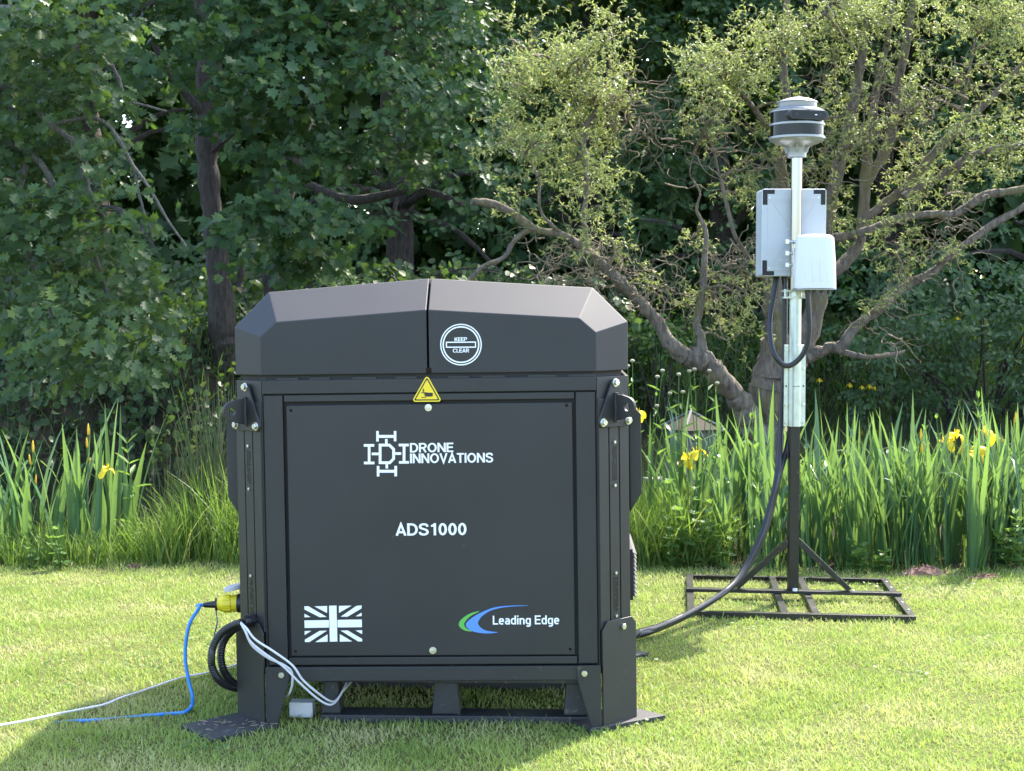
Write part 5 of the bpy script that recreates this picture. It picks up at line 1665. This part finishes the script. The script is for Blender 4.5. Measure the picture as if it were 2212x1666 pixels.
for px, py, a, b, Yc in cl:
    a, b = a * .96, b * .94
    Yj = Yc + rt.uniform(-.55, .55)
    c = at(px, py, Yj)
    rx_, rz_ = a * Yj / FPX, b * Yj / FPX
    # carrier branch from the nearest limb
    k = int(np.argmin(((mainP - np.array(c)) ** 2).sum(1)))
    s0 = main[k][0]
    dist = (c - s0).length
    if dist > .05:
        m1 = s0.lerp(c, .35) + Vector((rt.uniform(-1, 1), rt.uniform(-1, 1), rt.uniform(-.3, 1))) * dist * .14
        m2 = s0.lerp(c, .7) + Vector((rt.uniform(-1, 1), rt.uniform(-1, 1), rt.uniform(-1, .6))) * dist * .14
        P = spline([s0, m1, m2, c], 5)
        tw.tube(P, lerp_list([.013, .009, .006, .0035], 5), 6)
    nt_ = int(max(8, rx_ * rz_ * 1500 * rt.uniform(.6, 1.3)))
    for j in range(nt_):
        while True:
            q = Vector((rt.uniform(-1, 1), rt.uniform(-1, 1), rt.uniform(-1, 1)))
            if q.length < 1: break
        p = c + Vector((q.x * rx_, q.y * (rx_ + rz_) * .6, q.z * rz_))
        d = Vector((q.x + rt.gauss(0, .4), q.y + rt.gauss(0, .4), q.z * .6 + .15)).normalized()
        pts = contort(p, d, 9, .026, .48, .06)
        tw.tube(pts, [.0026, .0024, .0022, .002, .0018, .0016, .0014, .0012, .001, .0008], 3, caps=False)
        for i in range(1, 10):
            for e in range(3):
                LP.append(pts[i]); dd = (pts[i] - pts[i - 1])
                LA.append(dd.normalized() * .5 + Vector((rt.gauss(0, .7), rt.gauss(0, .7), rt.gauss(-.1, .6))))
                LN.append((rt.gauss(0, .8), rt.gauss(-.2, .8), rt.gauss(.5, .8)))
                LS.append(rt.uniform(.020, .038))
# bare contorted twigs hanging on the left and between limbs
for px, py, Y_, n in ((1350, 235, 9.8, 26), (1330, 200, 9.8, 18), (1400, 290, 9.8, 14), (1215, 560, 9.8, 30), (1280, 590, 9.8, 26), (1310, 610, 9.8, 14), (1420, 600, 9.9, 12), (1600, 560, 10, 30), (1585, 620, 10, 22), (1480, 620, 10, 16),
                      (1960, 560, 10.1, 16), (2040, 500, 10.2, 22), (1900, 700, 10.1, 10), (1760, 330, 10.0, 14), (1830, 330, 10.0, 14), (1990, 250, 10.2, 24), (2080, 160, 10.2, 18), (1900, 210, 10.2, 18), (1780, 160, 10.2, 14), (1545, 250, 10, 16), (1500, 330, 10, 12), (1640, 360, 10, 14)):
    c = at(px, py, Y_)
    for j in range(int(n * 1.5)):
        p = c + Vector((rt.gauss(0, .12), rt.gauss(0, .12), rt.gauss(0, .10)))
        pts = contort(p, Vector((rt.gauss(0, 1), rt.gauss(0, .6), rt.gauss(-.2, .6))).normalized(), 11, .035, .42, .04)
        r0 = rt.uniform(.0028, .0068)
        tw.tube(pts, [r0 * (1 - .075 * i) for i in range(12)], 4, caps=False)
tagged(sub(tw, 'twigs', M_twig), kind='stuff')
lo_ = leaves_mesh('crown', STRIP, np.array(LP) - np.array(WO), np.array(LA), np.array(LN), np.array(LS), M_willow, willow)
tagged(lo_, kind='stuff')

# ---- broadleaf foliage: sprays of lobed leaves in clumps
def sprays(clumps, dens, size, per=11, Lr=.36, face=(.1, -.75, .55), droop=.25, jitter=.45):
    """clumps: (px, py, rx, ry, Y, ry_depth) in survey pixels; returns leaf arrays"""
    P_, A_, N_, S_ = [], [], [], []
    for px, py, a, b, Y_, dy in clumps:
        c = np.array(at(px, py, Y_))
        r = np.array([a * Y_ / FPX, dy, b * Y_ / FPX])
        n = int(max(2, dens * r[0] * r[2] * math.pi))
        q = rng.normal(size=(n, 3)); q = unit(q) * rng.random((n, 1)) ** .45
        o = c + q * r
        d = unit(np.stack([q[:, 0] * .9 + rng.normal(0, .45, n), -.55 + rng.normal(0, .45, n), q[:, 2] * .25 - droop + rng.normal(0, .22, n)], -1))
        sd = unit(np.cross(d, np.array([0, 0, 1.0])))
        for k in range(per):
            t = (k + .5) / per
            s_ = (-1) ** k
            w_ = (.35 + .9 * math.sin(math.pi * min(1, t * 1.1)))
            pos = o + d * (Lr * (t - .2)) + sd * (s_ * .03) + rng.normal(0, .03, (n, 3))
            P_.append(pos)
            A_.append(sd * s_ * (.9 - .5 * t) + d * (.4 + .6 * t) + np.array([0, 0, -.35]) + rng.normal(0, .25, (n, 3)))
            N_.append(np.array(face) + rng.normal(0, jitter, (n, 3)))
            S_.append(size * rng.uniform(.65, 1.2, n))
    return np.concatenate(P_), np.concatenate(A_), np.concatenate(N_), np.concatenate(S_)
def upper(cx, cy, cz_, r, n, size):
    """the unseen top of a crown, put there to block sky and cast shade"""
    q = unit(rng.normal(size=(n, 3))) * rng.random((n, 1)) ** .4
    P_ = np.array([cx, cy, cz_]) + q * np.array(r)
    return P_, rng.normal(size=(n, 3)) + np.array([0, 0, -.3]), rng.normal(size=(n, 3)) + np.array([0, -.3, .8]), size * rng.uniform(.7, 1.3, n)
def cat(*a):
    return [np.concatenate([q[i] for q in a]) for i in range(4)]
def crown(t, tmpl, arr, mat):
    o = np.array(t.location)
    c = leaves_mesh('crown', tmpl, arr[0] - o, arr[1], arr[2], arr[3], mat, t)
    return tagged(c, kind='stuff')
def tree(name, label, base_px, Y_, group=None):
    p = at(base_px, 700, Y_)
    return thing(name, label, 'tree', (p.x, Y_, float(ground_h(p.x, Y_)) - .05), group=group)

# oak hanging in from the left
oak = tree('oak_tree', 'oak with drooping lobed leaf branches and grey dead twigs over the left bank', -420, 13.2)
mb = MB()
o3 = Vector(oak.location)
mb.tube(*wob([o3, o3 + Vector((.1, 0, 1.6)), o3 + Vector((.2, -.1, 3.4)), o3 + Vector((.3, -.2, 6.5))], [.34, .27, .24, .16], .1), 12)
LIMB = [[(-420, 150, 13.0, 22), (-200, 60, 12.6, 17), (0, 20, 12.2, 10), (160, 70, 12.0, 6), (240, 140, 11.9, 4.5), (270, 210, 11.9, 4), (300, 225, 11.9, 3.5), (360, 240, 11.9, 2)],
        [(-420, 300, 13.0, 22), (-150, 180, 12.4, 14), (20, 190, 12.0, 8), (110, 270, 11.9, 6), (165, 310, 11.8, 5.5), (188, 350, 11.8, 5), (190, 400, 11.8, 4.5), (205, 440, 11.8, 4), (226, 470, 11.8, 3)],
        [(-420, 330, 13.0, 18), (-120, 300, 12.2, 12), (60, 330, 11.9, 8), (150, 460, 11.8, 6), (190, 510, 11.8, 5), (215, 580, 11.8, 5), (240, 660, 11.8, 4), (262, 720, 11.8, 3), (285, 780, 11.8, 2)],
        [(110, 270, 11.9, 5), (220, 260, 11.8, 4), (290, 360, 11.8, 4), (330, 420, 11.8, 3.5), (365, 480, 11.8, 3), (402, 532, 11.8, 2)],
        [(290, 365, 11.8, 3), (305, 440, 11.8, 3), (330, 510, 11.8, 2)],
        [(60, 330, 11.9, 6), (40, 480, 11.8, 5), (90, 620, 11.7, 4), (130, 740, 11.7, 3), (150, 820, 11.7, 2)],
        [(188, 352, 11.8, 3), (160, 330, 11.8, 2.5), (150, 300, 11.8, 2)], [(200, 440, 11.8, 2.5), (190, 452, 11.8, 2), (180, 460, 11.8, 1.5)]]
for L_ in LIMB:
    branch_px(mb, L_, 7, .3)
mb.build('trunk', M_barkl, oak, smooth=True, origin=oak.location)
oc = [(60, 50, 100, 70), (200, 50, 95, 60), (50, 190, 95, 80), (170, 180, 80, 65), (60, 320, 95, 80), (190, 330, 75, 60), (60, 450, 95, 70), (180, 430, 80, 60), (240, 500, 65, 55), (80, 570, 105, 60), (210, 590, 85, 60),
      (280, 630, 55, 45), (270, 690, 80, 50), (190, 720, 95, 50), (140, 650, 85, 55), (330, 720, 30, 34), (230, 790, 80, 42), (290, 790, 42, 34), (120, 780, 75, 34), (250, 110, 40, 36), (260, 220, 36, 34), (-80, 100, 100, 100), (-80, 300, 100, 100), (-80, 520, 100, 90),
      (255, 400, 36, 36), (300, 660, 36, 30), (265, 300, 26, 26), (270, 560, 40, 36)]
arr = cat(sprays([(x, y, a, b, 11.7 + rt.uniform(-.6, .7), .45) for x, y, a, b in oc], 82, .118), upper(-4.6, 13.4, 7.6, (3.2, 2.6, 2.8), 1800, .27))
crown(oak, OAKL, arr, M_oak)

# maples on the far left bank
mp1 = tree('maple_tree', 'dark trunked maple on the left bank with broad layered leaves', 478, 16.6)
mb = MB()
branch_px(mb, [(488, 900, 16.6, 36), (484, 780, 16.6, 32), (480, 700, 16.6, 28), (472, 600, 16.6, 25), (462, 480, 16.6, 23), (450, 380, 16.6, 23), (446, 250, 16.6, 24), (452, 130, 16.6, 26), (440, 0, 16.6, 22), (430, -250, 16.6, 16)], 12, .06)
branch_px(mb, [(452, 260, 16.6, 12), (400, 200, 16.4, 10), (360, 150, 16.2, 8), (320, 60, 16, 5)], 8)
branch_px(mb, [(450, 330, 16.6, 10), (540, 260, 16.0, 8), (620, 230, 15.2, 6), (700, 220, 14.6, 3)], 8)
mb.build('trunk', M_barkd, mp1, smooth=True, origin=mp1.location)
mc = [(350, 50, 75, 60), (420, 100, 80, 50), (345, 140, 55, 35), (440, 280, 40, 24), (520, 240, 60, 46), (560, 60, 110, 70), (560, 165, 80, 65), (660, 120, 90, 80), (640, 230, 80, 60), (700, 320, 85, 50), (740, 60, 85, 65), (560, 330, 50, 40),
      (490, 470, 45, 38), (560, 440, 80, 50), (640, 470, 90, 50), (560, 540, 80, 40), (680, 560, 90, 40), (740, 480, 60, 40), (300, -30, 90, 40), (500, -40, 120, 50), (700, -40, 120, 50)]
arr = cat(sprays([(x, y, a, b, 14.4 + rt.uniform(-.8, .9), .5) for x, y, a, b in mc], 66, .112), upper(-3.0, 17.2, 9.2, (3.4, 2.6, 3.8), 3200, .32))  # unseen top raised and widened to shade the foliage in front
crown(mp1, MAPL, arr, M_maple)
mp2 = tree('maple_tree', 'maple whose furrowed trunk shows just above the station lid', 600, 17.2)
mb = MB()
branch_px(mb, [(606, 900, 17.2, 42), (602, 760, 17.2, 38), (600, 640, 17.2, 32), (598, 560, 17.2, 28), (605, 440, 17.2, 26), (640, 300, 17.2, 23), (690, 130, 17.2, 19), (740, -80, 17.2, 13)], 12, .06)
branch_px(mb, [(605, 450, 17.2, 12), (560, 500, 17.1, 9), (522, 560, 17, 8), (518, 620, 17, 8)], 8)
branch_px(mb, [(620, 380, 17.2, 12), (760, 430, 16.5, 10), (900, 410, 16, 8), (1000, 440, 15.6, 6)], 8)
mb.build('trunk', M_barkd, mp2, smooth=True, origin=mp2.location)
mc = [(840, 180, 85, 75), (930, 110, 95, 75), (900, 260, 85, 65), (955, 340, 70, 60), (890, 330, 55, 50), (1010, 240, 75, 75), (1050, 120, 60, 70), (800, 330, 60, 40), (1000, 20, 70, 40), (840, 30, 90, 60), (1040, 330, 40, 50), (900, -40, 130, 40)]
arr = cat(sprays([(x, y, a, b, 15.0 + rt.uniform(-.8, 1.1), .5) for x, y, a, b in mc], 62, .108), upper(-.1, 17.8, 9.2, (3.2, 2.6, 3.8), 3000, .32))  # out-of-view top enlarged to keep sun off the left trees
crown(mp2, OAKL, arr, M_maple)

# trees across the pond
FT = [('ash_tree', 'dark tree behind the left bank filling the gap between oak and maple', 200, 21.5, (-250, 520), 50, M_dkleaf, OVAL),
      ('field_oak_tree', 'dark oak across the water directly above the station lid seam', 860, 22.5, (520, 1120), 46, M_dkleaf, OAKL),
      ('field_oak_tree', 'dark oak behind the leftmost arm of the willow', 1270, 25.5, (1020, 1460), 46, M_dkleaf, OAKL),
      ('field_oak_tree', 'dark oak between willow arm and sensor head', 1560, 25.0, (1340, 1780), 46, M_dkleaf, OAKL),
      ('field_oak_tree', 'dark oak in deep shade behind the willow crown', 1920, 25.5, (1700, 2150), 44, M_dkleaf, OAKL),
      ('field_oak_tree', 'dark tree at the end of the pond beyond the drooping willow limb', 2280, 24.5, (2050, 2560), 40, M_dkleaf, OAKL)]
for name, lab, bpx, Y_, (xa, xb), ncl, mt, tm in FT:
    t = tree(name, lab, bpx, Y_)
    mb = MB()
    o3 = Vector(t.location)
    cxw = o3.x
    mb.tube(*wob([o3, o3 + Vector((.05, 0, 1.5)), o3 + Vector((-.1, .1, 3.2)), o3 + Vector((.1, 0, 7.0))], [.26, .20, .17, .08], .08), 10)
    cs = []
    for k in range(ncl):
        x, y = rt.uniform(xa, xb), rt.uniform(-60, 640)
        Yc = Y_ - rt.uniform(0, 2.4)
        cs.append((x, y, rt.uniform(45, 80), rt.uniform(30, 58), Yc, .7))
        if k % 3 == 0:
            e = at(x, y, Yc)
            s0 = o3 + Vector((0, 0, min(max(e.z - o3.z - .8, 1.2), 6)))
            mb.tube(*wob([s0, s0.lerp(e, .5) + Vector((0, 0, .25)), e], [.07, .045, .015], .3), 6)
    mb.build('trunk', M_barkd, t, smooth=True, origin=t.location)
    arr = cat(sprays(cs, 19, .122, per=10, Lr=.45), upper(cxw + (.6 if bpx > 1800 else 0), Y_ + .4, 8.6, (4.2, 2.4, 3.6) if bpx > 1800 else (2.6, 1.9, 3.0), 3800 if bpx > 1800 else 1900, .36))  # right-hand crowns enlarged out of view to shade the bush and pond
    crown(t, tm, arr, mt)

# waterside bush at the right end of the pond
def bush(name, label, clumps, dens, size, tm, mt, Yb, bpx):
    t = tree(name, label, bpx, Yb)
    mb = MB()
    o3 = Vector(t.location)
    for x, y, a, b, Y_, d_ in clumps[::2]:
        e = at(x, y, Y_)
        mb.tube(*wob([o3 + Vector((rt.uniform(-.3, .3), 0, 0)), o3.lerp(e, .5) + Vector((0, 0, .3)), e], [.022, .015, .006], .3), 6)
    mb.build('stems', M_barkd, t, smooth=True, origin=t.location)
    t['category'] = 'bush'
    crown(t, tm, sprays(clumps, dens, size), mt)
bush('waterside_bush', 'dark bush trailing into the pond beneath the right willow limb',
     [(rt.uniform(1860, 2500), rt.uniform(540, 865), rt.uniform(50, 85), rt.uniform(35, 60), 20.3 + rt.uniform(-.7, 1.2), .5) for _ in range(44)], 26, .10, OVAL, M_dkleaf, 21.8, 2120)
bush('hawthorn_bush', 'shaded bush on the far bank between station and willow trunk',
     [(rt.uniform(1500, 1780), rt.uniform(560, 690), rt.uniform(40, 70), rt.uniform(24, 40), 24.2 + rt.uniform(-.5, .8), .5) for _ in range(20)], 16, .11, OVAL, M_dkleaf, 24.6, 1560)
bush('sunlit_grass_standin', 'pale green leaves standing in for sunlit grass just beyond the station lid',
     [(rt.uniform(1340, 1500), rt.uniform(690, 770), rt.uniform(30, 45), rt.uniform(18, 28), 21.6 + rt.uniform(-.3, .5), .4) for _ in range(10)], 26, .10, OVAL, M_tall, 22.0, 1420)  # lighter leaf colour paints a sunlit strip of grass bank
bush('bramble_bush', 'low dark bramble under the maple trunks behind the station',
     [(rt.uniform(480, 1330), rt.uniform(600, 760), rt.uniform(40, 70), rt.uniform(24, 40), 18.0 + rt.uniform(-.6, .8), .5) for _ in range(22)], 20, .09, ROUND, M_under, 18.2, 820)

# wood far behind, one mass
n1, n2 = 20000, 15000
P_ = np.concatenate([np.stack([rng.uniform(-19, 19, n1), rng.uniform(28, 32, n1), .8 + 9.5 * rng.random(n1) ** 1.2], -1),
                     np.stack([rng.uniform(-22, 22, n2), rng.uniform(33, 36, n2), .5 + 11 * rng.random(n2) ** 1.1], -1)])
n = n1 + n2
tagged(leaves_mesh('far_wood', MAPL, P_, rng.normal(size=(n, 3)), rng.normal(size=(n, 3)) + np.array([0, -.8, .4]), np.concatenate([rng.uniform(.28, .5, n1), rng.uniform(.45, .72, n2)]), M_dkleaf),
       'far shaded woodland mass closing the view', 'woodland', kind='stuff')

# undergrowth on the far banks
def under(name, label, n, xr, y0, y1, size, mat, tm, hmax):
    x = rng.uniform(xr[0], xr[1], n)
    y = far_edge(x) + rng.uniform(y0, y1, n)
    z = ground_h(x, y) + hmax * rng.random(n) ** 1.6
    P_ = np.stack([x, y, z], -1)
    return tagged(leaves_mesh(name, tm, P_, rng.normal(size=(n, 3)) + np.array([0, -.4, -.1]), rng.normal(size=(n, 3)) * .5 + np.array([0, -.7, .6]), rng.uniform(.6, 1.3, n) * size, mat), label, 'undergrowth', kind='stuff')
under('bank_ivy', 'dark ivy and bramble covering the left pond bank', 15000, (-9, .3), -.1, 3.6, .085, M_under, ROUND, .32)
under('bank_nettles', 'leafy growth along the far right bank', 11000, (0.3, 11), -.1, 2.6, .10, M_under, OVAL, .55)
def far_blades(name, label, n, xr, y0, y1, hr, mat):
    x = rng.uniform(xr[0], xr[1], n)
    y = far_edge(x) + rng.uniform(y0, y1, n)
    tagged(blades(name, x, y, ground_h(x, y) - .01, rng.uniform(hr[0], hr[1], n), rng.uniform(.008, .016, n), rng.uniform(.15, .8, n), mat), label, 'grass', kind='stuff')
far_blades('bank_grass', 'long grass on the left pond bank, coloured dark as shade', 4500, (-9, .3), -.1, 2.2, (.2, .55), M_under)  # dark undergrowth colour put on this grass as painted shade
far_blades('bank_grass', 'long grass and iris leaves along the far bank', 9000, (.3, 11), -.2, 2.2, (.25, .8), M_tall)
for k, (px, py) in enumerate(((1835, 833), (1862, 838), (1878, 836), (1890, 840), (2040, 700), (2068, 690), (1590, 690), (1655, 668), (1770, 822))):
    f_ = at(px, py, 21.9)
    t = thing('far_bank_iris', 'tiny yellow iris bloom on the far bank across the water', 'iris', (f_.x, f_.y, float(ground_h(f_.x, f_.y))), group='yellow blooms across the pond')
    o3 = Vector(t.location)
    MB().tube([(0, 0, 0), (0, 0, max(.1, f_.z - o3.z))], .008, 5).build('stem', M_weed, t)
    o = put('flower', FLOWER, t, (0, 0, max(.1, f_.z - o3.z))); o.scale = (.9,) * 3
